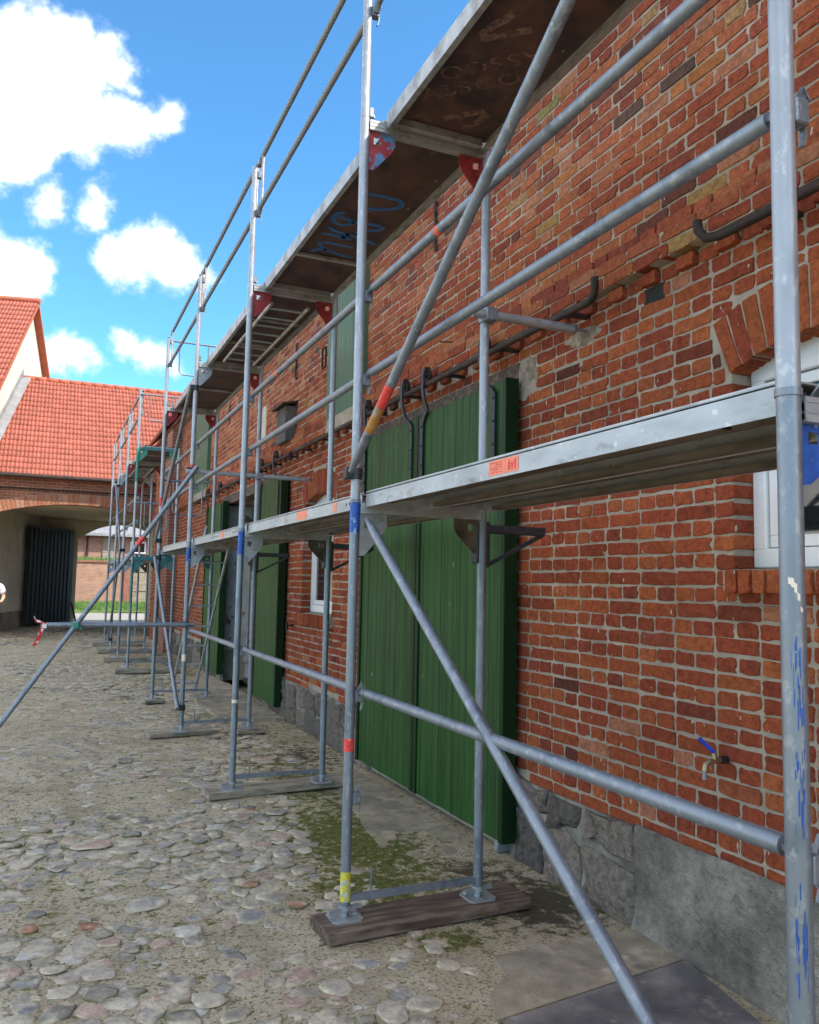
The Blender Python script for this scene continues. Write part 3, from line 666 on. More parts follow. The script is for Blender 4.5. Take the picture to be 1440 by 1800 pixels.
def barn_rest():
    # eaves: corbelled brick cornice, roof
    m = MB(); m.box(WX - .07, WX + .4, BARN_Y0, BARN_Y1, BTOP, BTOP + .075); m.box(WX - .14, WX + .4, BARN_Y0, BARN_Y1, BTOP + .078, BTOP + .155); obj('cornice', m, M['far_brick_y'], BARN, smooth=None)
    m = MB(); e = (2.42, 5.36); rg = (8.0, 10.4)
    m.add([(e[0], BARN_Y0 - .2, e[1]), (rg[0], BARN_Y0 - .2, rg[1]), (rg[0], BARN_Y1, rg[1]), (e[0], BARN_Y1, e[1]), (e[0], BARN_Y0 - .2, e[1] - .05), (rg[0], BARN_Y0 - .2, rg[1] - .08), (rg[0], BARN_Y1, rg[1] - .08), (e[0], BARN_Y1, e[1] - .05)],
          [(0, 1, 2, 3), (7, 6, 5, 4), (0, 3, 7, 4), (0, 4, 5, 1), (3, 2, 6, 7)], (.36, .11, .06))
    rf = obj('roof', m, M['tile'], BARN, smooth=None)
    t = MB(); rows = int(math.hypot(rg[0] - e[0], rg[1] - e[1]) / .3)
    for r in range(rows):
        u = r / rows; x = e[0] + (rg[0] - e[0]) * u; z = e[1] + (rg[1] - e[1]) * u
        t.box(x - .01, x + .02, BARN_Y0 - .2, BARN_Y1, z - .005, z + .028, (.36, .12, .065))
    obj('tile_courses', t, M['tile'], rf, smooth=None, kind='stuff')
    m = MB(); m.add([(8.0, BARN_Y0 - .2, 10.4), (13.6, BARN_Y0 - .2, 5.3), (13.6, BARN_Y1, 5.3), (8.0, BARN_Y1, 10.4)], [(0, 1, 2, 3)], (.36, .11, .06)); obj('rear_roof', m, M['tile'], BARN, smooth=None)
    m = MB()
    for y in (BARN_Y0, BARN_Y1 - .02): m.add([(WX + .3, y, 0), (13.3, y, 0), (13.3, y, 5.3), (8, y, 10.2), (WX + .3, y, 5.3)], [(0, 1, 2, 3, 4)])
    m.box(13.0, 13.3, BARN_Y0, BARN_Y1, 0, 5.3); obj('rear_walls', m, M['far_brick'], BARN, smooth=None)
    # interior seen through the open doorway
    m = MB(); m.box(WX + .4, 7, 13.75, 14.1, 0, 3.1); obj('inner_wall', m, M['whitewash'], BARN, smooth=None)
    m = MB(); m.box(WX + .03, WX + .42, 13.725, 13.752, .5, 2.88); obj('whitewashed_jamb', m, M['whitewash'], BARN, smooth=None)
    m = MB(); m.box(6.9, 7.1, 8, 13.75, 0, 3.1); m.box(WX + .4, 7, 8, 14.0, 3.1, 3.2); m.box(WX + .41, 7, 9.9, 10.2, 0, 3.1); m.box(WX + .38, 7, 8, 14, -.04, .03); obj('inner_room', m, M['timber_box'], BARN, smooth=None)
    m = MB(); m.box(WX - .012, WX + .22, 10.5, 14.0, 2.90, 3.04); obj('door_lintel', m, M['wood_dark'], BARN, smooth=None)
    m = MB(); m.box(WX + .02, WX + .3, 4.48, 6.9, -.05, 3.0); obj('door_backing', m, M['dark'], BARN, smooth=None)
    m = MB(); m.box(WX - .01, WX + .02, 4.44, 7.0, 2.93, 3.05); obj('door_lintel', m, M['wood_dark'], BARN, smooth=None)
    # repaired mortar patch beside the lintel, pilaster at the far end
    rng = np.random.default_rng(4)
    for cy_, cz_, ry_, rz_ in ((4.38, 2.93, .17, .14), (3.76, 3.035, .17, .05)):
        V = [(WX - .006, cy_, cz_)]; n = 26; F = []
        for rr, xx in ((.5, -.008), (.85, -.004), (1.1, .009)):
            for k in range(n): a = 2 * math.pi * k / n; g = rr * rng.uniform(.82, 1.18); V.append((WX + xx + rng.normal(0, .002), cy_ + math.cos(a) * ry_ * g, cz_ + math.sin(a) * rz_ * g))
        F = [(0, 1 + (k + 1) % n, 1 + k) for k in range(n)] + [(1 + r * n + k, 1 + r * n + (k + 1) % n, 1 + (r + 1) * n + (k + 1) % n, 1 + (r + 1) * n + k) for r in range(2) for k in range(n)]
        m = MB(); m.add(V, F); obj('mortar_patch', m, M['patch'], BARN, smooth=1.2)
    m = MB(); m.box(WX - .22, WX + .01, 19.3, 20.2, 0, 5.1); obj('pilaster', m, M['far_brick_y'], BARN, smooth=None)
    # hole where a brick is missing
    m = MB(); m.box(WX + .003, WX + .012, 3.09, 3.245, 3.05, 3.135); obj('missing_brick_hole', m, M['dark'], BARN, smooth=None)
barn_rest()

def boards(parent, y0, y1, z0, z1, x0, x1, m, w=.088, seed=1):
    rng = np.random.default_rng(seed); n = max(1, round((y1 - y0) / w)); w = (y1 - y0) / n
    for k in range(n):
        a = y0 + k * w; mb = MB(); d = rng.uniform(0, .002)
        mb.bbox(x0 + d, x1, a + .0012, a + w - .0012, z0 + rng.uniform(-.003, .003), z1 + rng.uniform(-.003, .003), .0032)
        obj('plank', mb, m, parent, smooth=None)
def hanger(y, ysh, parent, seed):
    z = 2.93; x = 2.572; m = MB()
    m.strap([(x, y, z - .62), (x, y, z - .06)], (0, .045, 0), .010)
    m.strap([(x, y, z - .07), (x - .002, y + ysh * .35, z - .02), (x - .004, y + ysh, z + .03)], (0, .05, .026), .012)
    m.strap([(x - .004, y + ysh, z + .01), (x - .03, y + ysh, z + .08), (x - .045, y + ysh, z + .16), (x - .045, y + ysh, z + .28), (x - .032, y + ysh, z + .33), (x - .005, y + ysh, z + .335), (x + .012, y + ysh, z + .30), (x + .014, y + ysh, z + .24)], (0, .042, 0), .014)
    m.tube((x - .05, y + ysh, z + .27), (x + .03, y + ysh, z + .27), .012, 8)
    o = obj('hanger', m, M['iron_dark'], parent, smooth=.6)
    w = MB(); w.tube((x - .018, y + ysh, z + .27), (x + .006, y + ysh, z + .27), .052, 18); obj('roller', w, M['iron'], parent, smooth=.6)
    b = MB()
    for k in range(4): b.tube((x - .004, y, z - .1 - .15 * k), (x - .012, y, z - .1 - .15 * k), .009, 8)
    obj('bolts', b, M['iron_dark'], parent)
def sliding_door(y0, y1, z0, z1, straps, seed):
    m = MB(); m.box(2.622, 2.66, y0 + .01, y1 - .01, z0 + .01, z1 - .01); d = obj('sliding_door', m, M['green'], BARN, smooth=None)
    boards(d, y0, y1, z0, z1, 2.586, 2.621, M['green'], .105, seed)
    for y in (y0, y1 - .075):
        e = MB(); e.bbox(2.572, 2.668, y - .004 if y == y0 else y + .029, y + .046 if y == y0 else y + .079, z0 - .002, z1 + .004, .004); obj('edge_board', e, M['green_edge_shaded'], d, smooth=None)
    for y, s in straps: hanger(y, s, d, seed)
    return d
sliding_door(4.40, 5.715, .085, 2.93, ((4.55, .10), (5.655, -.10)), 1)
sliding_door(5.735, 6.96, .085, 2.93, ((5.86, .10), (6.90, -.1)), 2)
sliding_door(9.80, 11.02, .13, 2.93, ((9.95, .1), (10.9, -.1)), 3)
sliding_door(13.45, 15.0, .13, 2.93, ((13.6, .1), (14.9, -.1)), 4)
def door_rails():
    def rail(y0, y1, hook0, hook1):
        m = MB(); pts = [(2.555, y0, 3.135), (2.555, y1, 3.135)]
        if hook0: pts = [(2.525, y0 - .10, 3.235), (2.53, y0 - .098, 3.19), (2.545, y0 - .07, 3.15), (2.555, y0, 3.135)] + pts[1:]
        if hook1: pts = pts[:-1] + [(2.555, y1, 3.135), (2.545, y1 + .07, 3.15), (2.53, y1 + .098, 3.19), (2.525, y1 + .10, 3.235)]
        m.path(pts, .021, 12); y = y0 + .2
        r = obj('door_rail', m, M['iron'], BARN, smooth=.8)
        while y < y1:
            b = MB(); b.strap([(2.56, y, 3.135), (WX + .01, y, 3.135)], (0, .04, 0), .02); obj('rail_bracket', b, M['iron'], r, smooth=None); y += .75
    rail(3.52, 9.2, True, False); rail(9.35, 16.5, False, False); rail(.6, 2.58, False, True)
    m = MB(); m.bbox(2.60, 2.70, 4.50, 4.54, .0, .085, .01); obj('door_stop', m, M['zinc'], BARN)
door_rails()
def hatch(y0, y1, z0, z1, mt, seed):
    m = MB(); m.box(2.664, 2.72, y0 + .004, y1 - .004, z0, z1); h = obj('loft_hatch', m, mt, BARN, smooth=None); boards(h, y0, y1, z0 + .002, z1, 2.634, 2.6635, mt, .12, seed)
    b = MB(); b.strap([(2.63, y0 + .05, z0 + .33), (2.63, y1 - .45, z0 + .33)], (0, 0, .03), .006); obj('hinge_strap', b, M['iron_dark'], h)
hatch(7.23, 8.28, 3.24, 5.1, M['green_old'], 5); hatch(15.5, 17.2, 3.24, 5.1, M['green_old'], 6)
def windows():
    for (y0, y1, z0, sp, rise) in ((1.77, 2.665, 1.72, 2.575, .085), (8.10, 9.20, 1.29, 2.49, .12)):
        zt = sp + rise * .35; x = WX + .105
        m = MB(); f = .07
        m.bbox(x, x + .06, y0, y1, z0 + .002, z0 + .085, .006); m.bbox(x, x + .06, y0, y1, zt - .07, zt + .2, .006)
        for a, b in ((y0, y0 + f), (y1 - f, y1)): m.bbox(x + .001, x + .061, a, b, z0 + .08, zt - .065, .006)
        w = obj('window', m, M['white'], BARN, smooth=None)
        s = MB(); i0, i1, j0, j1 = y0 + f + .004, y1 - f - .004, z0 + .089, zt - .074; g = .05
        for a, b, c, d in ((i0, i1, j0, j0 + g), (i0, i1, j1 - g, j1), (i0, i0 + g, j0 + g, j1 - g), (i1 - g, i1, j0 + g, j1 - g)): s.bbox(x + .018, x + .055, a, b, c, d, .004)
        obj('sash', s, M['white'], w, smooth=None)
        p = MB(); p.box(x + .034, x + .04, i0 + g - .006, i1 - g + .006, j0 + g - .006, j1 - g + .006); obj('pane', p, M['glass'], w, smooth=None)
windows()
def wall_irons():
    for y, z0, z1 in ((5.72, 4.27, 4.73), (9.70, 4.12, 4.58), (13.78, 4.27, 4.60)):
        m = MB(); zc = (z0 + z1) / 2
        for s in (-1, 1): m.strap([(2.685, y, zc), (2.68, y + .004, zc + s * .1), (2.68, y - .006, zc + s * (z1 - z0) * .42), (2.685, y - .02, zc + s * (z1 - z0) * .5)], (0, .034, 0), .014)
        obj('wall_tie_iron', m, M['iron'], BARN)
    m = MB(); m.bbox(2.56, 2.70, 9.65, 10.08, 3.34, 3.78, .006); o = obj('vent_box', m, M['timber_box'], BARN, smooth=None)
    l = MB(); l.prism([(2.50, 3.775), (2.70, 3.82), (2.70, 3.845), (2.50, 3.80)], 'y', 9.60, 10.13); obj('lid', l, M['iron'], o, smooth=None)
    m = MB(); q = [(11.2, 3.62), (11.47, 3.62), (11.47, 4.0), (11.42, 4.08), (11.335, 4.11), (11.25, 4.08), (11.2, 4.0)]; m.prism(q, 'x', WX - .006, WX + .02); obj('blind_niche', m, M['plaster_pale'], BARN, smooth=None)
    m = MB(); m.strap([(2.66, 8.42, 3.98), (2.66, 8.42, 4.2), (2.66, 8.54, 4.2), (2.66, 8.54, 3.98), (2.66, 8.42, 3.98)], (.02, 0, 0), .012); obj('hatch_stay', m, M['iron'], BARN)
    m = MB(); m.tube((2.71, 5.35, 3.43), (2.6, 5.42, 3.44), .006, 8); obj('nail', m, M['iron'], BARN)
    m = MB(); m.tube((2.7, 9.5, 1.12), (2.62, 9.5, 1.12), .01, 8); m.tube((2.62, 9.5, 1.06), (2.62, 9.5, 1.16), .016, 8); obj('ring_hook', m, M['iron'], BARN)
wall_irons()
def tap():
    t = thing('water_tap', (2.7, 2.75, .9), 'brass water tap with a blue lever on the brick wall', 'tap')
    z = .905; y = 2.73
    m = MB(); m.tube((2.72, y, z), (2.665, y, z), .017, 12); obj('pipe', m, M['iron'], t)
    m = MB(); m.tube((2.667, y, z), (2.60, y, z - .004), .012, 12); m.tube((2.632, y, z - .012), (2.632, y, z + .03), .011, 10); m.path([(2.605, y, z - .002), (2.585, y, z - .012), (2.578, y, z - .04)], [.011, .011, .012], 10); obj('valve_body', m, M['brass'], t)
    m = MB(); m.tube((2.578, y, z - .04), (2.576, y, z - .075), .009, 10); obj('spout', m, M['zinc'], t)
    m = MB(); m.strap([(2.632, y, z + .031), (2.622, y + .012, z + .045), (2.600, y + .055, z + .085)], (.012, 0, .012), .006); obj('lever', m, M['tap_blue'], t)
tap()

# ------------------------------------------------------------------ scaffold
XF, XR = 1.3665, 2.0765; PR = .0242; ZD, ZU, ZT = 2.03, 3.99, 4.965
ST = {0: 1.20, 1: 3.78, 2: 6.358, 3: 8.936, 4: 11.514, 5: 15.2, 6: 17.27, 7: 19.34, 8: 21.41}
WHERE = {0: 'nearest the camera at the right picture edge', 1: 'standing before the closed green doors', 2: 'between the small window and the closed doors', 3: 'carrying the outrigger tube', 4: 'last of the near scaffold, before the gap',
         5: 'first beyond the gap, with green paint', 6: 'second beyond the gap', 7: 'third beyond the gap', 8: 'farthest away beside the arched gateway'}
def gusset(parent, side, y, z, mt, hs=1.0):
    s = 1 if side == 'f' else -1; x = XF if side == 'f' else XR; t = .0035
    def X(u): return x + s * u
    m = MB(); outer = [(X(.02), z), (X(.165), z), (X(.17), z - .06), (X(.15), z - .10), (X(.055), z - .21), (X(.024), z - .215)]
    hole = [(X(.05), z - .035), (X(.085), z - .035), (X(.085), z - .075), (X(.05), z - .075)]
    # plate with a cut-out: two pieces either side of the hole
    m.prism([outer[0], (X(.05), z), hole[0], hole[3], (X(.05), z - .212), outer[5]], 'y', y - t, y + t)
    m.prism([(X(.05), z), (X(.085), z), hole[1], hole[0]], 'y', y - t, y + t)
    m.prism([(X(.085), z), outer[1], outer[2], outer[3], (X(.085), z - .175), hole[2]], 'y', y - t, y + t)
    m.prism([hole[3], hole[2], (X(.085), z - .175), outer[4], (X(.05), z - .212)], 'y', y - t, y + t)
    m.v = [(a, b, z + (c - z) * hs) for a, b, c in m.v]
    obj('gusset', m, mt, parent, smooth=None)
def transom(parent, y, z, mt):
    m = MB(); w, h, t = .024, .052, .004
    m.prism([(y - w, z), (y - w, z - h), (y + w, z - h), (y + w, z), (y + w - t, z), (y + w - t, z - h + t), (y - w + t, z - h + t), (y - w + t, z)], 'x', XF + PR - .003, XR - PR + .003)
    m.box(XF + PR, XR - PR, y - w - .002, y + w + .002, z - .012, z - .006); m.box(XF + PR, XR - PR, y - w - .002, y + w + .002, z - .034, z - .029)
    obj('top_transom', m, mt, parent, smooth=None)
def wedge_box(parent, y, z, x=XF):
    for s in (1,):
        m = MB(); m.bbox(x + PR - .004, x + PR + .034, y - .02, y + .02, z - .045, z + .012, .004); m.strap([(x + PR + .034, y, z + .03), (x + PR + .037, y, z - .06), (x + PR + .03, y, z - .085)], (0, .014, 0), .006)
        m.strap([(x + PR + .014, y - .004, z + .012), (x + PR + .03, y - .004, z + .045), (x + PR + .05, y - .004, z + .02)], (0, .01, 0), .005)
        obj('wedge_clip', m, M['steel'], parent, smooth=None)
def base_plate(parent, x, y, zpost, zg):
    m = MB(); a = .075; c = .02
    m.prism([(x - a + c, y - a), (x + a - c, y - a), (x + a, y - a + c), (x + a, y + a - c), (x + a - c, y + a), (x - a + c, y + a), (x - a, y + a - c), (x - a, y - a + c)], 'z', zg, zg + .008)
    p = obj('base_plate', m, M['steel_flat'], parent, smooth=None)
    s = MB(); z = zg + .008; s.tube((x, y, z), (x, y, zpost + .02), .017, 12)
    while z < zpost - .01: s.tube((x, y, z), (x, y, z + .005), .0195, 12); z += .010
    s.tube((x, y, zpost - .02), (x, y, zpost), .03, 10)
    for an in (.4, .4 + math.pi): s.strap([(x, y, zpost - .012), (x + math.cos(an) * .095, y + math.sin(an) * .05, zpost - .018)], (0, 0, .016), .02)
    obj('spindle', s, M['steel_flat'], p)
RAILZ = (2.66, 3.09)
def band_ring(parent, name, x, y, z0, z1, mt, r=PR + .0008):
    m = MB(); m.tube((x, y, z0), (x, y, z1), r, 20, caps=False); obj(name, m, mt, parent, smooth=4)
def frame(k, level):
    y = ST[k]; low = level == 0; zb = (.115 if k < 5 else .16 + .03 * (k - 5)) if low else ZD + .004; zt = ZD if low else ZU
    far = k >= 5
    words = 'lower' if low else 'upper'
    t = thing('scaffold_frame', (XF, y, zb), f'{words} galvanised scaffold frame {WHERE[k]}', 'scaffold frame', 'scaffold frames along the barn')
    n = 22 if k < 3 else 12
    tint = M['steel'] if low else M['steel_lit']  # upper posts get the paler steel, brightened as if lit
    for x in (XF, XR):
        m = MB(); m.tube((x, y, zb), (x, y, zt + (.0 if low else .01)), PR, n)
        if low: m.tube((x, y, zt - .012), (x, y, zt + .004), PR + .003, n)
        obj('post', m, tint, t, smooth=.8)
    gm = {0: M['blue_paint'], 1: M['steel_flat'], 2: M['steel_flat'], 3: M['steel_flat'], 4: M['teal'], 5: M['teal']}.get(k, M['steel_flat']) if low else {0: M['red_paint'], 1: M['red_blue'], 2: M['red_paint'], 3: M['steel_flat'], 4: M['red_paint'], 5: M['green_paint'], 7: M['steel_flat']}.get(k, M['red_paint'])
    gr = gm if low else {1: M['red_paint'], 3: M['red_paint']}.get(k, gm)
    zg = zt - .07 if low else zt - .058
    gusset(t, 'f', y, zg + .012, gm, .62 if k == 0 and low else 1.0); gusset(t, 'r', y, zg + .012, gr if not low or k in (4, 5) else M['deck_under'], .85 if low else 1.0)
    transom(t, y, zt - .012 if low else zt - .004, M['teal'] if k == 5 else M['alu'] if not low else M['steel_flat'])  # pale alu on upper transoms stands in for sun on them
    if low:
        m = MB(); m.strap([(XF + PR - .004, y, zb + .03), (XR - PR + .004, y, zb + .03)], (0, .026, 0), .03); obj('bottom_transom', m, M['steel'], t, smooth=None)
        m = MB(); m.tube((XF + .13, y, zb + .04), (XF + .13, y, zb + .16), .006, 8); obj('toe_board_pin', m, M['steel'], t)
        for x in (XF, XR): base_plate(t, x, y, zb, PLANKZ.get(k, .055))
        if k < 5: wedge_box(t, y + .0, 1.10)
        if k == 1: wedge_box(t, y, .62)
    else:
        for z in RAILZ: wedge_box(t, y, z - .01)
    # paint and stickers
    if low:
        if k == 1:
            band_ring(t, 'red_sticker', XF, y, .825, .885, M['sticker_red']); band_ring(t, 'yellow_paint', XF, y, .135, .27, M['yellow']); band_ring(t, 'blue_paint', XF, y, 1.87, 2.02, M['blue_paint'])
        if k == 2: band_ring(t, 'blue_paint', XF, y, 1.83, 2.01, M['blue_paint']); band_ring(t, 'chipped_paint', XF, y, .70, .725, M['cream_paint'])
        if k == 3: band_ring(t, 'chipped_paint', XF, y, .78, .85, M['cream_paint']); band_ring(t, 'blue_paint', XF, y, 1.82, 1.97, M['blue_paint'])
        if k == 5: band_ring(t, 'green_paint', XF, y, 1.2, 1.9, M['teal'])
        if k == 0:
            m = MB(); th = math.pi * 1.13
            for j in range(5):
                a0 = th + j * .22; a1 = a0 + .22; zz = 1.645 - .0035 * j * j; r = PR + .0009; w = .007 + .003 * math.sin(j)
                m.add([(XF + math.cos(a0) * r, y + math.sin(a0) * r, zz - w), (XF + math.cos(a1) * r, y + math.sin(a1) * r, zz - w - .003), (XF + math.cos(a1) * r, y + math.sin(a1) * r, zz + w - .004), (XF + math.cos(a0) * r, y + math.sin(a0) * r, zz + w)], [(0, 1, 2, 3)])
            obj('chipped_paint', m, M['cream_paint'], t, smooth=None)
            blue_smears(t, y)
    else:
        if k == 3: band_ring(t, 'red_sticker', XF, y, 2.76, 2.86, M['sticker_red'])
        if k == 5: band_ring(t, 'green_paint', XF, y, 3.35, 3.95, M['green_paint'])
        if k == 4: band_ring(t, 'red_sticker', XF, y, 2.62, 2.74, M['sticker_red'])
    return t
def blue_smears(t, y):
    m = MB(); rng = np.random.default_rng(2); r = PR + .0007
    for _ in range(60):
        a = math.pi * rng.uniform(1.12, 1.45); zc = rng.choice([1.47, 1.41, 1.28, 1.22, .98, .92]) + rng.normal(0, .03); da = rng.uniform(.03, .12); h = rng.uniform(.006, .035)
        m.add([(XF + math.cos(a) * r, y + math.sin(a) * r, zc - h), (XF + math.cos(a + da) * r, y + math.sin(a + da) * r, zc - h * .8), (XF + math.cos(a + da) * r, y + math.sin(a + da) * r, zc + h), (XF + math.cos(a) * r, y + math.sin(a) * r, zc + h * .7)], [(0, 1, 2, 3)])
        r += .00001
    obj('blue_smears', m, M['blue_paint'], t, smooth=None, kind='stuff')
PLANKZ = {0: .06, 1: .06, 2: .06, 3: .055, 4: .05, 5: .09, 6: .09, 7: .10, 8: .10}
for k in ST:
    frame(k, 0); frame(k, 1)
    y = ST[k]
    g = thing('guard_post', (XF, y, ZU), f'top guardrail post {WHERE[k]}', 'guard post', 'guardrail posts above the top deck')
    m = MB(); m.tube((XF, y, ZU + .012), (XF, y, ZT + (.05 if k == 5 else 0)), PR - .001, 18 if k < 3 else 12); obj('post', m, M['steel_lit'], g, smooth=.8)  # sunlight on the guard post painted as paler steel
    for z in (4.62, 5.02 - .08): wedge_box(g, y, z - .02)
    m = MB(); m.path([(XF + PR, y - .006, ZU + .06), (XF + PR + .02, y - .008, ZU + .03), (XF + PR + .024, y - .01, ZU + .015)], .004, 8); m.bbox(XF + PR - .005, XF + PR + .022, y - .014, y + .014, ZU + .014, ZU + .07, .004); obj('locking_pin', m, M['steel'], g)
BAYS = [(0, 1), (1, 2), (2, 3), (3, 4), (5, 6), (6, 7), (7, 8)]
BW = {(0, 1): 'in the bay nearest the camera', (1, 2): 'in the bay left of the closed green doors', (2, 3): 'in the bay before the open doorway', (3, 4): 'in the last bay before the gap', (5, 6): 'in the first bay beyond the gap', (6, 7): 'in the second bay beyond the gap', (7, 8): 'in the farthest bay by the gateway'}
def guardrail(a, b, z, label, mark=None, r=.0205):
    y0, y1 = ST[a] + .012, ST[b] - .012; x = XF + PR + .020
    t = thing('guardrail', (x, y0, z), label, 'guardrail', 'guardrail tubes along the front')
    m = MB(); m.tube((x, y0 + .06, z), (x, y1 - .06, z), r, 18 if a < 2 else 10); obj('tube', m, M['steel'], t, smooth=.8)
    for y, s in ((y0, 1), (y1, -1)):
        m = MB(); m.strap([(x, y + s * .075, z), (x, y + s * .03, z - .002), (x, y - s * .01, z - .02), (x, y - s * .012, z - .05)], (.022, 0, 0), .012); obj('end_hook', m, M['steel'], t, smooth=None)
    if mark:
        m = MB(); m.tube((x, mark[0], z), (x, mark[0] + mark[1], z), r + .0008, 18, caps=False); obj('orange_band', m, M['orange'], t, smooth=4)
for a, b in BAYS:
    if a < 4 and (a, b) != (3, 4): guardrail(a, b, 1.105, f'low tie tube near the ground {BW[(a, b)]}', r=.0215)
    guardrail(a, b, RAILZ[0], f'knee rail of the lower deck {BW[(a, b)]}')
    guardrail(a, b, RAILZ[1], f'hand rail of the lower deck {BW[(a, b)]}', mark={(0, 1): (2.95, .035), (1, 2): (5.55, .06)}.get((a, b)))
def guard_frame(a, b):
    y0, y1 = ST[a] + .10, ST[b] - .10; x = XF + PR + .018
    t = thing('double_guardrail', (x, y0, 4.6), f'double guardrail above the top deck {BW[(a, b)]}', 'guardrail', 'double guardrails above the top deck')
    for z in (4.62, 5.035):
        m = MB(); m.path([(x, ST[a] + .015, z - .04), (x, ST[a] + .05, z), (x, ST[b] - .05, z), (x, ST[b] - .015, z - .04)], .0195, 14); obj('rail', m, M['steel_plain'], t, smooth=.8)
    for y in (y0, y1):
        m = MB(); m.tube((x, y, 4.62), (x, y, 5.035), .0125, 10); obj('upright', m, M['alu'], t, smooth=.8)
    if (a, b) == (1, 2):
        m = MB(); m.tube((x, 5.0, 5.035), (x, 5.05, 5.035), .0192, 12, caps=False); obj('red_band', m, M['sticker_red'], t, smooth=4)
for a, b in BAYS: guard_frame(a, b)
def end_guard(k, z, where):
    y = ST[k] + (.03 if k == 4 else -.03)
    t = thing('end_guardrail', (XF, y, z), f'looped end guardrail closing the {where}', 'guardrail', 'looped end guardrails at the gap')
    m = MB(); m.tube((XF, y, z), (XR, y, z), .013, 10); obj('rail', m, M['steel'], t, smooth=.8)
    m = MB(); m.path([(XF + .16, y, z), (XF + .16, y, z - .40), (XF + .18, y, z - .44), (XF + .22, y, z - .46), (XR - .22, y, z - .46), (XR - .18, y, z - .44), (XR - .16, y, z - .40), (XR - .16, y, z)], .010, 8); obj('loop', m, M['steel'], t, smooth=.8)
end_guard(4, 4.93, 'top deck on the near side of the gap'); end_guard(4, 2.98, 'lower deck on the near side of the gap'); end_guard(5, 4.93, 'top deck on the far side of the gap'); end_guard(5, 2.98, 'lower deck on the far side of the gap')

def clamp(parent, p, axis, mt):
    m = MB(); x, y, z = p
    m.tube((x, y, z - .028), (x, y, z + .028), PR + .009, 14); m.bbox(x - .06, x - .02, y - .028, y + .028, z - .03, z + .03, .006); m.tube((x + .02, y - .05, z), (x + .02, y + .05, z), .008, 8); m.bbox(x + .012, x + .04, y + .035, y + .055, z - .012, z + .012, .003)
    obj('clamp', m, mt, parent, smooth=.7)
def brace(p, q, label, marks=(), r=.0215, flat0=False, clamps=True):
    t = thing('diagonal_brace', p, label, 'brace', 'diagonal brace tubes'); P, Q = Vector(p), Vector(q); D = (Q - P)
    m = MB()
    if flat0: m.path([P, P + D * .012, P + D * .035, Q], [r * .55, r * .75, r, r], 18)
    else: m.tube(p, q, r, 18)
    obj('tube', m, M['steel'], t, smooth=.8)
    for a, b, mt in marks:
        m = MB(); m.tube(P + D * a, P + D * b, r + .0008, 18, caps=False); obj('colour_band', m, mt, t, smooth=4)
    for e in ((p, q) if clamps else ()): clamp(t, (XF, ST[min(ST, key=lambda k: abs(ST[k] - e[1]))], e[2]), 'z', M['iron_dark'])
XB = XF - .055
brace((XB, 3.70, 2.16), (XB, 1.28, 3.75), 'long diagonal brace tube with a red band crossing the upper wall', ((.155, .20, M['sticker_red']), (.10, .153, M['rust_paint'])), flat0=True)
brace((XB + .09, 3.70, 1.93), (XB + .09, 1.25, .28), 'diagonal brace tube descending to the bottom right corner', flat0=True, clamps=False)
brace((XB, 8.86, .30), (XB, 11.44, 1.92), 'steep diagonal brace in the last bay below the lower deck')
brace((XB, 8.92, 3.70), (XB, 11.50, 2.15), 'diagonal brace in the last bay above the lower deck')
brace((XB, 17.3, 2.2), (XB, 19.3, .3), 'dark diagonal brace low in the scaffold beyond the gap')
brace((XB, 19.34, 3.7), (XB, 17.27, 2.2), 'bright diagonal brace high in the scaffold beyond the gap')
def outrigger():
    y = ST[3] - .055
    t = thing('outrigger_tube', (XF, y, 1.16), 'horizontal outrigger tube reaching into the yard with red tape', 'scaffold tube')
    m = MB(); m.tube((XF + .08, y, 1.16), (-.03, y, 1.16), .0242, 18); obj('tube', m, M['steel'], t, smooth=.8); clamp(t, (XF, ST[3], 1.16), 'z', M['iron_dark'])
    m = MB(); m.strap([(-.02, y - .03, 1.19), (-.07, y - .03, 1.20), (-.09, y - .02, 1.235)], (0, .03, .02), .003); m.strap([(-.01, y - .027, 1.14), (-.03, y - .028, 1.07), (-.055, y - .03, 1.0), (-.08, y - .03, .96)], (.035, .008, 0), .003); m.strap([(0., y - .03, 1.185), (0.0, y - .03, 1.13)], (.05, 0, 0), .004)
    obj('barrier_tape', m, M['tape'], t, smooth=None)
    y2 = ST[3] - .11
    t = thing('raking_shore', (-.44, y2, 0), 'long raking support tube leaning from the yard to the scaffold', 'scaffold tube')
    P = Vector((-.50, y2, -.03)); Q = Vector((1.40, y2, 2.83)); m = MB(); m.tube(P, Q, .0242, 18); obj('tube', m, M['steel'], t, smooth=.8)
    D = Q - P; m = MB(); m.tube(P + D * .70, P + D * .73, .0251, 18, caps=False); obj('red_band', m, M['sticker_red'], t, smooth=4)
    clamp(t, (XF, ST[3], 2.80), 'z', M['iron_dark'])
    m = MB(); m.bbox(.255, .325, y2 - .03, y2 + .09, 1.125, 1.195, .012); m.tube((.25, y2, 1.2), (.35, y2, 1.12), .012, 8); obj('swivel_coupler', m, M['green_paint'], t)
outrigger()
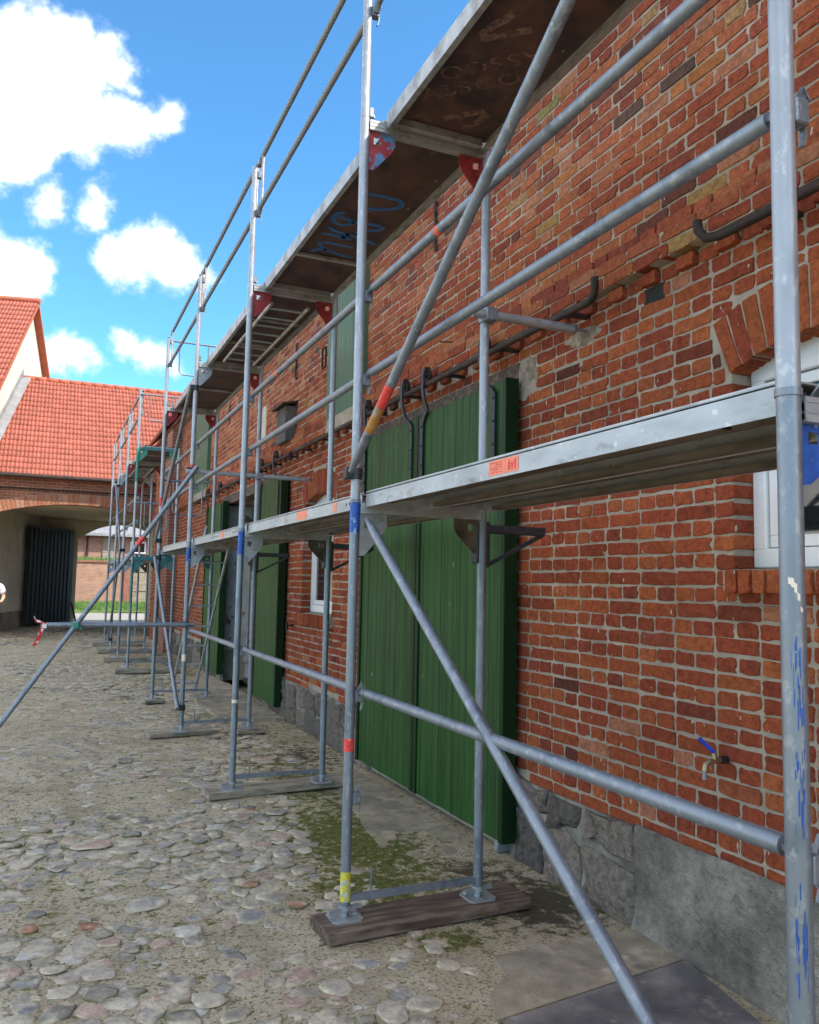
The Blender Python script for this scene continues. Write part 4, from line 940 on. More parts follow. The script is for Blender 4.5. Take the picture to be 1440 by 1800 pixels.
def wall_tube(y, z, x0, x1, label):
    t = thing('wall_tie_tube', (x0, y, z), label, 'scaffold tube'); m = MB(); m.tube((x0, y, z), (x1, y, z), .0242, 16); obj('tube', m, M['iron'] if False else M['steel_flat'], t, smooth=.8)
    m = MB(); m.tube((XR, ST[1] if y < 6 else ST[3], z - .03), (XR, ST[1] if y < 6 else ST[3], z + .03), PR + .009, 14); m.bbox(XR - .035, XR + .035, y - .03, y + .03, z - .035, z + .035, .006); m.bbox(XR - .07, XR - .03, y - .01, y + .03, z - .02, z + .02, .006); obj('coupler', m, M['steel'], t)
    m = MB(); m.tube((x1 - .005, y, z), (WX + .02, y, z), .007, 8); m.tube((x1, y, z), (x1 + .012, y, z), .026, 14); obj('eye_bolt', m, M['steel'], t)
wall_tube(ST[1] - .06, 3.055, 1.97, 2.60, 'rusty wall tie tube clamped to the inner post before the closed doors')
wall_tube(ST[3] - .06, 2.78, 1.30, 2.60, 'wall tie tube across the scaffold beside the open doorway')

def steel_deck(a, b, label, holes, lab=None, zt=2.065):
    y0, y1 = ST[a] + .028, ST[b] - .028; x0, x1 = 1.412, 2.045; h = .068
    t = thing('steel_deck', (x0, y0, zt), label, 'scaffold deck', 'lower steel decks'); mid = (x0 + x1) / 2
    for p, (a0, a1) in enumerate(((x0, mid - .004), (mid + .004, x1))):
        m = MB(); m.box(a0, a1, y0, y1, zt - .004, zt)
        for xx, s in ((a0, 1), (a1, -1)):
            m.prism([(xx, zt + .006), (xx + s * .004, zt + .006), (xx + s * .004, zt - h), (xx, zt - h)], 'y', y0, y1)
            m.prism([(xx - s * .0015, zt + .008), (xx + s * .012, zt + .008), (xx + s * .012, zt + .002), (xx - s * .0015, zt + .002)], 'y', y0 + .002, y1 - .002)
        o = obj('deck_plank', m, M['steel_flat'], t, smooth=None)
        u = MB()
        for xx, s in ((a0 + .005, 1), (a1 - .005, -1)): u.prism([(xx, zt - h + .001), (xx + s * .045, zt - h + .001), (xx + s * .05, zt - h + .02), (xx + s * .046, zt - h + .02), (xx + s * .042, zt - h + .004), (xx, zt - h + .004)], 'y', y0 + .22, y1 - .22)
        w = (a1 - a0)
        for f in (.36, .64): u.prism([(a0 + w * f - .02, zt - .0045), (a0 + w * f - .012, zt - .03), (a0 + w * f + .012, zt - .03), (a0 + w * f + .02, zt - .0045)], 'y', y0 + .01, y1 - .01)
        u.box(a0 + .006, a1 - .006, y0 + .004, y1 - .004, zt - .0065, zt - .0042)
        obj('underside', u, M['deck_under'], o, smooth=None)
        for yy, s in ((y0, -1), (y1, 1)):
            hk = MB()
            for xx in (a0 + .06, a1 - .06): hk.strap([(xx, yy - s * .05, zt - .04), (xx, yy + s * .006, zt - .036), (xx, yy + s * .03, zt - .012), (xx, yy + s * .034, zt - .035)], (.04, 0, 0), .006)
            hk.box(a0 + .005, a1 - .005, yy - s * .05, yy - s * .046, zt - .055, zt - .006)
            obj('end_hooks', hk, M['steel_flat'], o, smooth=None)
    if holes:
        m = MB()
        for g0, n in holes:
            for k in range(n): yy = g0 + k * .045; m.tube((x0 - .0006, yy, zt - .033), (x0 - .0002, yy, zt - .033), .0085, 10)
        obj('perforations', m, M['dark'], t, smooth=None)
    if lab:
        for yy, w, mt in lab: m = MB(); m.box(x0 - .0012, x0 - .0004, yy, yy + w, zt - .058, zt - .006); obj('orange_label', m, mt, t, smooth=None)
    return t
steel_deck(0, 1, 'weathered steel deck with an orange label above the foreground brace', None, ((2.325, .20, M['orange_pale']),))
m_ = MB()
for r in range(5): m_.box(1.4098, 1.4104, 2.43, 2.515 - (r % 2) * .02, 2.015 + r * .0085, 2.0175 + r * .0085)
for r in range(3): m_.box(1.4098, 1.4104, 2.34 + r * .02, 2.352 + r * .02, 2.015, 2.05 - (r == 1) * .01)
for o_ in [o for o in bpy.data.objects if o.name.startswith('steel_deck') and o.type == 'EMPTY'][:1]: obj('label_print', m_, M['sticker_red'], o_, smooth=None)
steel_deck(1, 2, 'steel deck with a faded orange sticker left of the closed doors', ((3.95, 3),), ((4.75, .22, M['orange_pale']), (4.2, .06, M['orange_pale'])))
steel_deck(2, 3, 'steel deck with two rows of punched holes before the open doorway', ((6.6, 8), (7.55, 8)), ((7.3, .13, M['orange_pale']),))
steel_deck(3, 4, 'steel deck in the last bay before the gap', ((9.3, 3), (10.4, 3)))
steel_deck(5, 6, 'steel deck in the first bay beyond the gap', None); steel_deck(6, 7, 'steel deck in the second bay beyond the gap', None); steel_deck(7, 8, 'steel deck in the farthest bay by the gateway', None)

def ply_deck(a, b, label, edge, under=None, zt=4.035, bars=(.5,)):
    y0, y1 = ST[a] + .03, ST[b] - .03; x0, x1 = 1.475, 2.045
    t = thing('plywood_deck', (x0, y0, zt), label, 'scaffold deck', 'upper plywood decks')
    m = MB(); h = .085
    for xx, s in ((x0, 1), (x1, -1)):
        m.prism([(xx, zt), (xx + s * .03, zt), (xx + s * .03, zt - .010), (xx + s * .008, zt - .012), (xx + s * .008, zt - h + .02), (xx + s * .030, zt - h + .014), (xx + s * .03, zt - h), (xx, zt - h)], 'y', y0, y1)
    obj('side_rail', m, edge, t, smooth=None)
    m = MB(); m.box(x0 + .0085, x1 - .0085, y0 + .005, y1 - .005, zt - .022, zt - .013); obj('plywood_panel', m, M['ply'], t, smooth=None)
    for f in (0,) + tuple(bars) + (1,):
        yy = y0 + .02 + (y1 - y0 - .04) * f; m = MB(); m.bbox(x0 + .031, x1 - .031, yy - .018, yy + .018, zt - .07 if f in (0, 1) else zt - .05, zt - .0225, .004); obj('cross_bar', m, M['alu'], t, smooth=None)
    for f in (.33, .67, .17, .83):
        m = MB(); yy = y0 + (y1 - y0) * f; m.tube((x0 + .06, yy, zt - .0225), (x0 + .06, yy, zt - .026), .006, 8); m.tube((x1 - .06, yy, zt - .0225), (x1 - .06, yy, zt - .026), .006, 8); obj('rivets', m, M['alu'], t)
    return t, zt - .0228
d0, zu_ = ply_deck(0, 1, 'dark plywood deck with faded printed letters overhead at the top', M['alu'], bars=())
d1, _ = ply_deck(1, 2, 'dark plywood deck with blue sprayed scrawl on its underside', M['alu'], bars=(.72,))
d2, _ = ply_deck(2, 3, 'hatch deck with a folded ladder slung beneath it', M['alu'], bars=(.33, .66))
d3, _ = ply_deck(3, 4, 'plain dark plywood deck in the last bay before the gap', M['alu'])
d4, _ = ply_deck(5, 6, 'upper plywood deck in the first bay beyond the gap', M['alu']); d5, _ = ply_deck(6, 7, 'upper deck with a ladder beneath in the second bay beyond the gap', M['alu']); d6, _ = ply_deck(7, 8, 'upper plywood deck in the farthest bay by the gateway', M['alu'])
def deck_print():
    z = zu_ - .0004
    def text(body, p, d, size, name, mt, par):
        cu = bpy.data.curves.new(name, 'FONT'); cu.body = body; cu.size = size; cu.align_x = 'CENTER'; cu.space_character = 1.15; cu.extrude = 0
        ob = bpy.data.objects.new('tmp_text', cu); COL.objects.link(ob); bpy.context.view_layer.update()
        dg = bpy.context.evaluated_depsgraph_get(); me = bpy.data.meshes.new_from_object(ob.evaluated_get(dg)); bpy.data.objects.remove(ob)
        d = Vector(d).normalized(); u = Vector((0, 0, -1)).cross(d)
        co = np.zeros(len(me.vertices) * 3); me.vertices.foreach_get('co', co); co = co.reshape(-1, 3)
        W = [tuple(Vector((p[0], p[1], z)) + d * c[0] * 1.12 + u * c[1]) for c in co]
        mb = MB(); mb.add(W, [tuple(f.vertices) for f in me.polygons]); bpy.data.meshes.remove(me)
        obj(name, mb, mt, par, smooth=None, recalc=False)
    text('ASSCO', (1.765, 3.36), (1, -.92, 0), .13, 'printed_letters', M['print'], d0)
    text('ASSCO', (1.715, 3.11), (-1, .92, 0), .13, 'printed_letters', M['print'], d0)
    text('ASSCO', (1.765, 2.05), (1, -.92, 0), .13, 'printed_letters', M['print'], d0)
    def up(px, py):
        r = ray(px, py); s = (z - CZ) / r.z; return (r.x * s, r.y * s, z)
    def stroke(par, pix, w, name, mt):
        P = [Vector(up(*q)) for q in pix]; m = MB(); vs = []; fs = []
        for k, p in enumerate(P):
            t = (P[min(k + 1, len(P) - 1)] - P[max(k - 1, 0)]).normalized(); n = Vector((-t.y, t.x, 0)) * w / 2; vs += [tuple(p + n), tuple(p - n)]
        fs = [(2 * k, 2 * k + 1, 2 * k + 3, 2 * k + 2) for k in range(len(P) - 1)]; m.add(vs, fs); obj(name, m, mt, par, smooth=None, recalc=False)
    stroke(d0, [(903, 20), (890, 34), (868, 44), (849, 58), (850, 68), (880, 62), (935, 52)], .045, 'printed_logo', M['print'])
    stroke(d0, [(780, 208), (820, 201), (848, 196), (853, 203), (842, 214), (815, 225)], .045, 'printed_logo', M['print'])
    def g(l): return [(540 + a / 7.2, 320 + b / 7.2) for a, b in l]
    S = [[(640, 130), (760, 145), (1000, 195), (1160, 235), (1205, 275), (1180, 320), (1050, 345), (900, 350), (760, 330)], [(700, 400), (790, 360)],
         [(480, 390), (390, 395), (335, 440), (335, 500), (400, 540), (500, 545), (570, 520), (560, 490), (390, 430)], [(560, 510), (740, 525), (900, 555), (965, 585), (900, 610), (740, 620), (600, 640)],
         [(270, 570), (350, 620), (480, 660), (600, 690), (740, 740), (860, 790)], [(180, 650), (280, 660), (420, 690), (560, 730)], [(420, 720), (480, 690), (530, 660)],
         [(60, 880), (110, 850), (220, 850), (330, 890), (450, 930), (580, 955)], [(580, 830), (420, 800), (260, 765), (165, 765), (170, 810), (250, 860)]]
    for s in S: stroke(d1, g(s), .036, 'spray_paint', M['spray'])
deck_print()
def ladder(p0, p1, w, n, label, name, rr=.012, parent=None):
    P, Q = Vector(p0), Vector(p1); W = Vector(w); own = parent is None
    t = thing(name, p0, label, 'ladder') if own else parent
    for s in (0, 1):
        m = MB(); m.tube(P + W * s, Q + W * s, rr * 1.25, 8); obj('stile', m, M['alu'] if not own else M['wood_grey'] if False else M['steel_flat'], t, smooth=.8)
    for k in range(n):
        f = (k + .5) / n; m = MB(); m.tube(P + (Q - P) * f, P + (Q - P) * f + W, rr * .9, 8); obj('rung', m, M['steel_flat'], t, smooth=.8)
ladder((1.57, 6.48, 3.905), (1.57, 8.45, 3.905), (.31, 0, 0), 8, '', 'stowed_ladder', .013, d2)
ladder((1.57, 17.4, 3.905), (1.57, 19.2, 3.905), (.31, 0, 0), 8, '', 'stowed_ladder', .013, d5)
ladder((1.65, 11.75, .1), (1.66, 9.6, 2.6 - .35), (.31, 0, 0), 8, 'access ladder leaning up to the lower deck beside the open doorway', 'access_ladder', .014)
def bracket(k):
    y = ST[k] + .03; t = thing('wall_bracket', (XR, y, 1.9), f'dark inner bracket at the frame {WHERE[k]}', 'bracket', 'inner cantilever brackets')
    m = MB(); m.bbox(XR + PR, XR + .40, y - .02, y + .02, 1.90, 1.945, .004); obj('arm', m, M['iron_dark'], t, smooth=None)
    m = MB(); m.strap([(XR + .39, y, 1.905), (XR + PR, y, 1.72)], (0, .02, 0), .02); obj('strut', m, M['iron_dark'], t, smooth=None)
    m = MB(); m.bbox(XR - .035, XR + .045, y - .04, y + .03, 1.74, 1.96, .006); obj('clamp', m, M['iron_dark'], t, smooth=None)
for k in (1, 2, 3): bracket(k)
def board(k, x0, x1, y, w, th, mt, label, rot=0.0, z=.008):
    m = MB(); m.bbox(-(x1 - x0) / 2, (x1 - x0) / 2, -w / 2, w / 2, 0, th, .004)
    o = obj('sole_board', m, mt, smooth=None, label=label, cat='board', group='timber boards under the scaffold feet'); o.location = ((x0 + x1) / 2, y, z); o.rotation_euler = (0, 0, rot)
board(1, 1.23, 2.32, 3.77, .25, .052, M['wood_dark'], 'dark wet timber sole board in the foreground under two base plates', .05)
board(2, 1.17, 2.30, 6.42, .22, .052, M['wood_grey'], 'long pale timber board under the frame by the small window', .08)
board(3, 1.03, 1.70, 9.0, .20, .045, M['wood_grey'], 'short pale timber board under the outrigger frame front foot', .12)
board(3, 1.93, 2.22, 8.95, .22, .045, M['wood_grey'], 'small timber block under the outrigger frame inner foot', .1)
board(4, 1.24, 1.5, 11.5, .25, .04, M['wood_grey'], 'small timber block under the front foot before the gap', .2)
board(4, 1.92, 2.25, 11.5, .25, .04, M['wood_grey'], 'small timber block under the inner foot beside the ramp', .1)
board(5, 1.15, 2.25, 15.15, .22, .075, M['wood_grey'], 'thick timber board under the green painted frame', .04)
board(0, 1.2, 2.25, 1.2, .25, .05, M['wood_dark'], 'timber sole board under the frame nearest the camera')
for k, xx in ((6, 'second'), (7, 'third'), (8, 'farthest')): board(k, 1.1, 2.3, ST[k], .22, .085, M['wood_grey'], f'timber board under the {xx} frame beyond the gap', .02)

# ------------------------------------------------------------------ gatehouse at the end of the yard
def tile_mesh(w, l):
    V = []; n = 10
    for j, (v, dz) in enumerate(((0, .030), (l + .06, .004))):
        for i in range(n + 1):
            u = i / n * w; V.append((u, v, dz + .017 * math.cos(4 * math.pi * i / n)))
    V += [(i / n * w, 0, .030 + .017 * math.cos(4 * math.pi * i / n) - .018) for i in range(n + 1)]
    F = [(i, i + 1, n + 2 + i, n + 1 + i) for i in range(n)] + [(2 * n + 2 + i, 2 * n + 3 + i, i + 1, i) for i in range(n)]
    return V, F
def tiled_roof(parent, o, u, v, nu, nv, w, l, keep, nsingle, name, base=(.37, .108, .072), seed=1):
    """o eave corner, u along eave, v up slope"""
    o, u, v = Vector(o), Vector(u).normalized(), Vector(v).normalized(); nr = u.cross(v); V, F = tile_mesh(w, l); rng = np.random.default_rng(seed)
    variants = []
    for c in range(6):
        me = bpy.data.meshes.new('roof_tile'); me.from_pydata(V, [], F); me.update(); at = me.attributes.new('col', 'FLOAT_COLOR', 'POINT'); cc = np.array(base) * rng.uniform(.90, 1.10)
        at.data.foreach_set('color', np.tile(np.append(cc, 1).astype(np.float32), len(V))); me.polygons.foreach_set('use_smooth', [True] * len(me.polygons)); me.materials.append(M['tile']); variants.append(me)
    spots = [(i, j) for j in range(nv) for i in range(nu) if keep(o + u * (i + .5) * w + v * (j + .5) * l)]
    def vis(s):
        p = o + u * (s[0] + .5) * w + v * (s[1] + .5) * l; q = p - Vector((0, 0, CZ)); d = q.dot(_F); X = q.dot(_R) / d; U = q.dot(_U) / d
        return (not (-.5 < X < -.30 and U < .63), d)
    order = sorted(spots, key=vis); single = set(order[:nsingle]); rest = MB()
    R = Matrix((u, v, nr)).transposed().to_4x4(); inv = PWI(parent)
    for s in spots:
        p = o + u * s[0] * w + v * s[1] * l
        if s in single:
            t = bpy.data.objects.new('roof_tile', variants[rng.integers(6)]); COL.objects.link(t); t.parent = parent
            t.matrix_parent_inverse = Matrix.Identity(4); t.matrix_local = inv @ (Matrix.Translation(p) @ R)
        else:
            rest.add([tuple(p + u * a + v * b + nr * c) for a, b, c in V], F, np.array(base) * rng.uniform(.90, 1.10))
    if rest.v: obj(name, rest, M['tile'], parent, smooth=4, kind='stuff', recalc=False)
def PWI(parent):
    bpy.context.view_layer.update(); return parent.matrix_world.inverted()

YG, YB = 25.0, 32.6
GL = lambda y: -1.03 + .23 * (y - 28.5)          # left party wall line
def gatehouse():
    G = thing('gatehouse', (.7, YG, 0), 'brick gatehouse with a wide arched passage and red tiled roof', 'gatehouse')
    c, hw, sp, rise = .75, 2.75, 3.16, .55; R = (hw * hw + rise * rise) / (2 * rise); cz = sp + rise - R; ztop = 4.40
    m = MB(); ring = .29; n = 26
    arc = [(c - hw + 2 * hw * k / n) for k in range(n + 1)]; za = lambda x: cz + math.sqrt(max(0, R * R - (x - c) ** 2))
    xl, xr = -2.6, 9.0
    for k in range(n):
        a, b = arc[k], arc[k + 1]; m.add([(a, YG, za(a)), (b, YG, za(b)), (b, YG, ztop), (a, YG, ztop), (a, YG + .5, za(a)), (b, YG + .5, za(b))], [(0, 1, 2, 3), (0, 4, 5, 1)])
    m.box(xl, c - hw, YG, YG + .5, 0, ztop); m.box(c + hw, xr, YG, YG + .5, 0, ztop)
    w = obj('wall', m, M['far_brick'], G, smooth=None)
    m = MB(); m.box(xl, xr, YG - .06, YG + .1, ztop - .30, ztop - .18); m.box(xl, xr, YG - .10, YG + .1, ztop - .178, ztop); obj('cornice', m, M['far_brick'], G, smooth=None)
    ar = MB(); ar.add([(c, YG - .02, cz)], []); rng = np.random.default_rng(9)
    th = math.asin(hw / R); nn = 52
    m = MB(); seg = 20
    for k in range(seg):
        t0, t1 = -th + 2 * th * k / seg, -th + 2 * th * (k + 1) / seg; P = [(c + math.sin(t) * r, cz + math.cos(t) * r) for t, r in ((t0, R - .005), (t1, R - .005), (t1, R + ring), (t0, R + ring))]
        m.add([(a, YG - .012, b) for a, b in P], [(0, 1, 2, 3)])
    ring_o = obj('arch_ring', m, M['mortar'], G, smooth=None)
    for k in range(nn):
        t0, t1 = -th + 2 * th * k / nn, -th + 2 * th * (k + 1) / nn; g = .0012
        P = [(c + math.sin(t) * r, cz + math.cos(t) * r) for t, r in ((t0 + g, R - .012), (t1 - g, R - .012), (t1 - g, R + ring - .01), (t0 + g, R + ring - .01))]
        mm = MB(); mm.prism(P, 'y', YG - .032, YG + .1, pick([((.40, .19, .13), 3), ((.36, .15, .10), 3), ((.42, .24, .19), 2)], rng)); obj('voussoir', mm, M['brick'], ring_o, smooth=None)
    # iron ties under the cornice
    m = MB(); rng = np.random.default_rng(2)
    for x in np.arange(-1.5, 2.4, .105): m.box(x, x + .018, YG - .045, YG - .02, 4.02, 4.09 + rng.uniform(0, .05))
    m.box(-2.6, 3.6, YG - .05, YG - .02, 4.055, 4.085); obj('tie_irons', m, M['iron'], G, smooth=None)
    # passage: ceiling, right wall, back wall with arch
    m = MB(); m.box(-2.4, 4.2, YG + .5, YB - .4, 3.74, 3.9); obj('passage_ceiling', m, M['plaster'], G, smooth=None)
    m = MB(); m.box(c + hw, 4.2, YG + .5, YB, 0, 3.8); obj('passage_wall', m, M['plaster'], G, smooth=None)
    bx0, bx1, bs, br = .98, 3.95, 3.02, .62; bc, bh = (bx0 + bx1) / 2, (bx1 - bx0) / 2; bR = (bh * bh + br * br) / (2 * br); bz = bs + br - bR
    m = MB(); n = 18
    for k in range(n):
        a = bx0 + 2 * bh * k / n; b = bx0 + 2 * bh * (k + 1) / n; f = lambda x: bz + math.sqrt(max(0, bR * bR - (x - bc) ** 2))
        m.add([(a, YB - .4, f(a)), (b, YB - .4, f(b)), (b, YB - .4, 4.4), (a, YB - .4, 4.4), (a, YB, f(a)), (b, YB, f(b))], [(0, 1, 2, 3), (0, 4, 5, 1)])
    m.box(-1.5, bx0, YB - .4, YB, 0, 4.4); m.box(bx1, 9, YB - .4, YB, 0, 4.4); obj('rear_wall', m, M['plaster'], G, smooth=None)
    # open gate leaf, ribbed
    A = Vector((-.62, 29.7, .10)); B = Vector((.84, 32.0, .10)); d = (B - A); L = d.length; d.normalize(); nrm = Vector((d.y, -d.x, 0))
    lf = MB(); H = 3.35
    def slab(mb, s0, s1, z0, z1, t0, t1):
        P = [A + d * s + nrm * t for s, t in ((s0, t0), (s1, t0), (s1, t1), (s0, t1))]
        mb.add([(p.x, p.y, z) for z in (z0, z1) for p in P], [(0, 3, 2, 1), (4, 5, 6, 7), (0, 1, 5, 4), (1, 2, 6, 5), (2, 3, 7, 6), (3, 0, 4, 7)])
    slab(lf, 0, L, .1, H, -.04, 0); leaf = obj('gate_leaf', lf, M['gate'], G, smooth=None)
    for k in range(11):
        p = MB(); s = .1 + k * (L - .2) / 11; slab(p, s, s + .13, .14, H - .1, .001, .03); obj('gate_board', p, M['gate'], leaf, smooth=None)
    m = MB(); m.tube((.86, 31.95, .75), (1.05, 31.7, .02), .03, 8); obj('gate_stay', m, M['gate'], leaf)
    # roof
    e = Vector((GL(24.7), 24.68, 4.42)); rz = 7.95; ry = 28.5
    m = MB(); m.add([(GL(24.7) - .3, 24.72, 4.40), (9, 24.72, 4.40), (9, ry, rz - .03), (GL(ry), ry, rz - .03), (GL(24.7) - .3, 24.72, 4.33), (9, 24.72, 4.33)], [(0, 1, 2, 3), (0, 4, 5, 1)], (.4, .12, .065))
    m.add([(9, 32.8, 4.2), (GL(32.8), 32.8, 4.2), (GL(ry), ry, rz - .03), (9, ry, rz - .03)], [(0, 1, 2, 3)], (.4, .12, .065)); rf = obj('roof', m, M['tile'], G, smooth=None)
    v = Vector((0, ry - 24.68, rz - 4.42)); w, l = .21, .272
    tiled_roof(rf, (-2.2, 24.68, 4.425), (1, 0, 0), v, 48, int(v.length / l), w, l, lambda p: p.x > GL(p.y) + .04, 300, 'roof_tiles', seed=3)
    m = MB(); x = GL(ry)
    while x < 9: m.path([(x, ry, rz + .0), (x + .36, ry, rz + .015)], [.085, .095], 10, True, (.42, .12, .065)); x += .34
    obj('ridge_tiles', m, M['tile'], rf, smooth=4, kind='stuff')
    m = MB(); m.tube((-2.3, 24.64, 4.40), (9, 24.64, 4.40), .065, 12); obj('gutter', m, M['iron'], G, smooth=.8)
    m = MB(); V = [(GL(y) + dx, y, 4.40 + (y - 24.7) * (rz - 4.42) / (ry - 24.7) + dz) for y in (24.7, ry) for dx, dz in ((.02, .12), (.26, .115), (.02, .34))]
    m.add(V, [(0, 1, 4, 3), (0, 3, 5, 2)]); obj('flashing', m, M['zinc'], rf, smooth=None)
gatehouse()
def gable_house():
    H = thing('gable_house', (-3, 27, 0), 'tall pale plastered house with red roof rising left of the gatehouse', 'house')
    d = Vector((.23, 1, 0)).normalized(); perp = Vector((-1, .23, 0)).normalized()
    def P(s, t, z): q = Vector((GL(29.0), 29.0, 0)) + d * s + perp * t; return (q.x, q.y, z)
    hz, ez, hs, Ln = 10.62, 5.0, 5.4, 12
    m = MB(); m.add([P(-hs, 0, 0), P(hs, 0, 0), P(hs, 0, ez), P(0, 0, hz), P(-hs, 0, ez), P(-hs, Ln, 0), P(-hs, Ln, ez), P(hs, Ln, 0), P(hs, Ln, ez)], [(0, 1, 2, 3, 4), (0, 4, 6, 5), (1, 7, 8, 2)])
    obj('wall', m, M['plaster_pale'], H, smooth=None)
    m = MB(); m.add([P(-hs, -.012, 0), P(hs, -.012, 0), P(hs, -.012, .55), P(-hs, -.012, .55)], [(0, 1, 2, 3)]); obj('plinth', m, M['concrete'], H, smooth=None)
    for sgn, nm in ((-1, 'roof'), (1, 'rear_roof')):
        m = MB(); o = .22
        e0, e1 = P(sgn * (hs + .3), -o, ez - .31), P(sgn * (hs + .3), Ln, ez - .31); r0, r1 = P(0, -o, hz + .0), P(0, Ln, hz)
        V = [e0, e1, r1, r0]; m.add(V + [(a, b, c - .14) for a, b, c in V], [(0, 1, 2, 3), (7, 6, 5, 4), (0, 3, 7, 4), (0, 4, 5, 1)], (.40, .12, .065)); rf = obj(nm, m, M['tile'], H, smooth=None)
        if sgn == -1:
            u = Vector(e0) - Vector(e1); v = Vector(r1) - Vector(e1); nu = int(u.length / .21); off = u.length - nu * .21
            uu = u.normalized(); nrm = uu.cross(v.normalized()) * .004
            tiled_roof(rf, Vector(e1) + uu * off + nrm, u, v, nu, int(v.length / .29), .21, .29, lambda p: True, 120, 'roof_tiles', seed=6)
    m = MB(); a, b = Vector(P(0, -.24, hz + .03)), Vector(P(0, Ln, hz + .03)); m.tube(a, b, .10, 10, col=(.42, .12, .065)); obj('ridge_tiles', m, M['tile'], H, smooth=.8)
gable_house()

# ------------------------------------------------------------------ beyond the gateway
def beyond():
    m = MB(); m.box(-14, 30, 33.2, 42.5, -.06, -.02); obj('street', m, M['asphalt'], smooth=None, kind='structure')
    xs = np.arange(-14, 30, .4); V = []; F = []
    prof = ((42.5, -.05), (43.5, .03), (46, .18), (48, .30))
    for x in xs:
        for y, z in prof: V.append((x, y, z + float(vnoise(x, y, 3)) * .12))
    n = len(prof); F = [(i * n + j, (i + 1) * n + j, (i + 1) * n + j + 1, i * n + j + 1) for i in range(len(xs) - 1) for j in range(n - 1)]
    m = MB(); m.add(V, F); obj('verge', m, M['grass'], smooth=4, kind='structure')
    rng = np.random.default_rng(6); m = MB()
    for x0, x1, y0, y1, z0, hh, n in ((0, 7, 42.6, 47.9, .1, .3, 2600), (0, 7, 48.1, 49.2, 2.55, .35, 1500)):
        for _ in range(n):
            x, y = rng.uniform(x0, x1), rng.uniform(y0, y1); h = hh * rng.uniform(.3, 1); w = .03; a = rng.uniform(-.1, .1)
            z = z0 + (y - y0) * .03; m.add([(x - w, y, z), (x + w, y, z), (x + a, y + a, z + h)], [(0, 1, 2)])
    obj('verge_grass', m, M['blade'], kind='stuff', smooth=None, recalc=False, label='rough grass along the verge beyond the gateway', cat='grass')
    W = thing('garden_wall', (3, 48, 0), 'pale red brick retaining wall across the street beyond the gateway', 'wall')
    m = MB(); m.box(-14, 4.35, 48, 48.4, 0, 2.52); m.box(5.5, 30, 48, 48.4, 0, 2.52); obj('wall', m, M['pale_brick'], W, smooth=None)
    m = MB(); m.box(-14, 4.4, 47.93, 48.45, 2.525, 2.63); m.box(5.45, 30, 47.93, 48.45, 2.525, 2.63); obj('coping', m, M['far_brick'], W, smooth=None)
    m = MB(); m.box(3.9, 4.34, 47.85, 48.0, 0, 2.5); obj('pier', m, M['far_brick'], W, smooth=None)
    g = thing('board_gate', (4.9, 48, 0), 'weathered grey board gate in the wall beyond the gateway', 'gate')
    for k in range(9): m = MB(); m.bbox(4.38 + k * .122, 4.49 + k * .122, 48.02, 48.06, .1, 2.45 + .05 * (k % 2), .008); obj('board', m, M['wood_grey'], g, smooth=None)
    m = MB(); m.box(4.38, 5.48, 47.98, 48.018, 1.0, 1.12); m.box(4.38, 5.48, 47.98, 48.018, 2.05, 2.15); obj('cross_rail', m, M['wood_grey'], g, smooth=None)
    h = thing('shed_house', (3, 53, 2), 'low brick outbuilding with a pale grey roof beyond the gateway', 'outbuilding')
    m = MB(); m.box(-6, 16, 52, 58, 0, 4.45); obj('wall', m, M['pale_brick'], h, smooth=None)
    m = MB(); m.add([(-6.3, 51.4, 4.30), (16, 51.4, 4.30), (16, 56, 5.9), (-6.3, 56, 5.9), (-6.3, 51.4, 4.15), (16, 51.4, 4.15)], [(0, 1, 2, 3), (0, 4, 5, 1)]); obj('roof', m, M['zinc'], h, smooth=None)
    m = MB(); m.box(2.95, 3.75, 51.93, 52.0, 2.0, 4.1); obj('door', m, M['wood_grey'], h, smooth=None)
    m = MB(); m.box(4.5, 5.4, 51.94, 52.0, 3.2, 3.9); w = obj('window', m, M['white'], h, smooth=None); m = MB(); m.box(4.58, 5.32, 51.925, 51.938, 3.28, 3.82); obj('pane', m, M['glass'], w, smooth=None)
    m = MB(); m.tube((2.1, 51.93, 2.4), (2.1, 51.93, 4.2), .05, 8); obj('downpipe', m, M['iron'], h)
beyond()

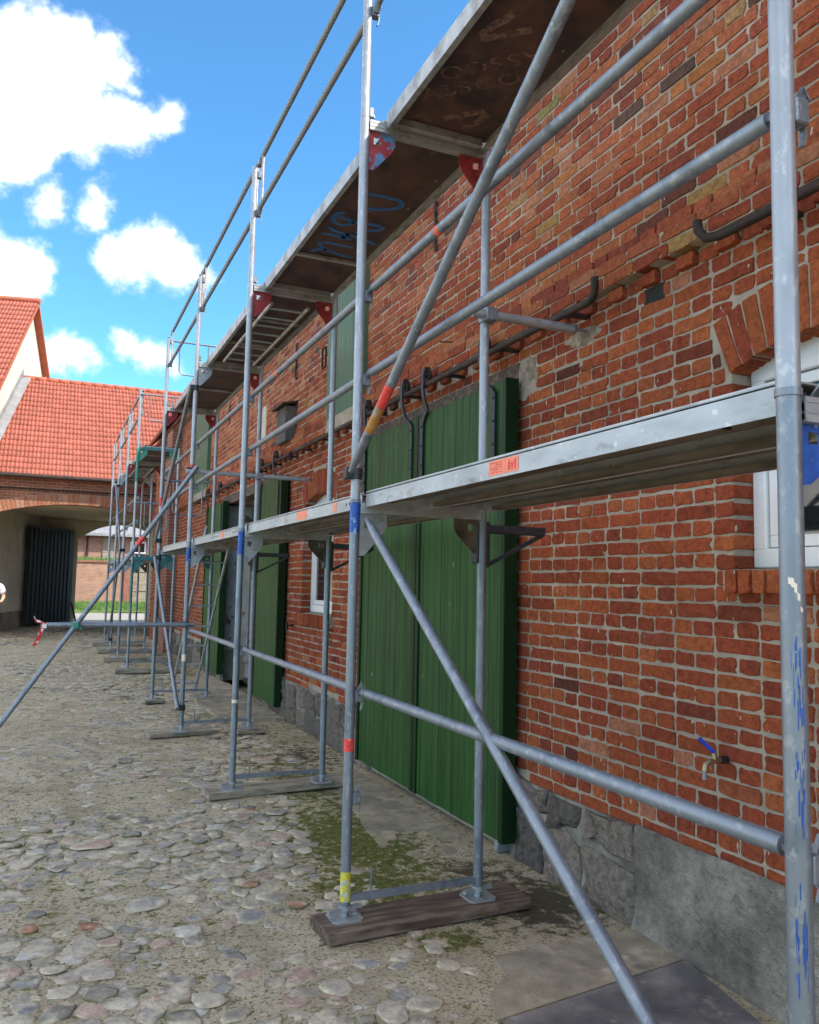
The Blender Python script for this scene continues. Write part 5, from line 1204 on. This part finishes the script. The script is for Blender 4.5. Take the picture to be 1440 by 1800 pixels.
# ------------------------------------------------------------------ person at the left edge
def skin_body(name, verts, edges, radii, m, parent, root=0):
    me = bpy.data.meshes.new(name); me.from_pydata(verts, edges, []); o = bpy.data.objects.new('tmp_' + name, me); COL.objects.link(o)
    sm = o.modifiers.new('skin', 'SKIN')
    for k, r in enumerate(radii): me.skin_vertices[0].data[k].radius = (r, r) if not isinstance(r, tuple) else r; me.skin_vertices[0].data[k].use_root = (k == root)
    o.modifiers.new('sub', 'SUBSURF').levels = 2
    dg = bpy.context.evaluated_depsgraph_get(); e = bpy.data.meshes.new_from_object(o.evaluated_get(dg)); bpy.data.objects.remove(o)
    e.name = name; e.materials.clear(); e.materials.append(m); e.polygons.foreach_set('use_smooth', [True] * len(e.polygons))
    q = bpy.data.objects.new(name, e); COL.objects.link(q); attach(q, parent); return q
def person():
    px, py = -1.17, 22.5
    t = thing('person', (px, py, 0), 'person in a white shirt and dark trousers at the left picture edge', 'person')
    P = lambda x, y, z: (px + x, py + y, z)
    body = [P(0, 0, .93), P(0, 0, 1.12), P(0, .01, 1.32), P(0, .01, 1.44), P(0, .0, 1.53), P(0, -.02, 1.60), P(0, -.02, 1.70),
            P(.17, .01, 1.40), P(.235, -.01, 1.14), P(.20, -.22, 1.03), P(.17, -.30, 1.03), P(-.17, .01, 1.40), P(-.235, -.01, 1.14), P(-.18, -.22, 1.05), P(-.15, -.30, 1.06),
            P(.09, 0, .86), P(.10, -.02, .48), P(.10, .02, .09), P(.10, -.13, .04), P(-.09, 0, .86), P(-.10, .02, .48), P(-.10, .04, .09), P(-.10, -.11, .04)]
    ed = [(0, 1), (1, 2), (2, 3), (3, 4), (4, 5), (5, 6), (3, 7), (7, 8), (8, 9), (9, 10), (3, 11), (11, 12), (12, 13), (13, 14), (0, 15), (15, 16), (16, 17), (17, 18), (0, 19), (19, 20), (20, 21), (21, 22)]
    rr = [(.14, .11), (.13, .10), (.15, .105), (.12, .08), (.052, .055), (.075, .09), (.07, .085), .052, .042, .032, .03, .052, .042, .032, .03, .085, .058, .042, .04, .085, .058, .042, .04]
    skin_body('body', body, ed, rr, M['skin'], t)
    sh = [P(0, 0, .90), P(0, 0, 1.12), P(0, .01, 1.32), P(0, .01, 1.43), P(0, 0, 1.49), P(.17, .01, 1.40), P(.225, .0, 1.20), P(-.17, .01, 1.40), P(-.225, .0, 1.20)]
    skin_body('shirt', sh, [(0, 1), (1, 2), (2, 3), (3, 4), (3, 5), (5, 6), (3, 7), (7, 8)], [(.165, .13), (.15, .12), (.168, .125), (.13, .095), (.07, .07), .075, .074, .075, .074], M['shirt'], t, 1)
    tr = [P(0, 0, .95), P(.09, 0, .84), P(.10, -.02, .48), P(.10, .02, .10), P(-.09, 0, .84), P(-.10, .02, .48), P(-.10, .04, .10)]
    skin_body('trousers', tr, [(0, 1), (1, 2), (2, 3), (0, 4), (4, 5), (5, 6)], [(.15, .12), .10, .075, .062, .10, .075, .062], M['trousers'], t)
    skin_body('hair', [P(0, .01, 1.70), P(0, .03, 1.75), P(0, .05, 1.66)], [(0, 1), (0, 2)], [(.078, .09), (.06, .075), (.07, .06)], M['hair'], t)
    for s in (1, -1):
        hx = (.17 if s > 0 else -.15); hz = 1.03 if s > 0 else 1.06
        v = [P(hx, -.30, hz), P(hx, -.37, hz)]; e = [(0, 1)]; r = [.026, .032]
        for k, dx in enumerate((-.027, -.009, .009, .027)): v += [P(hx + dx, -.42, hz), P(hx + dx, -.455 - .01 * (k in (1, 2)), hz - .012)]; e += [(1, len(v) - 2), (len(v) - 2, len(v) - 1)]; r += [.0095, .008]
        v += [P(hx - s * .035, -.345, hz + .02), P(hx - s * .045, -.385, hz + .025)]; e += [(0, len(v) - 2), (len(v) - 2, len(v) - 1)]; r += [.011, .009]
        skin_body('hand', v, e, r, M['skin'], t)
    m = MB(); m.box(px - .13, px + .18, py - .52, py - .36, 1.06, 1.075); obj('clipboard', m, M['timber_box'], smooth=None, label='small dark board held by the person in white', cat='clipboard')
person()
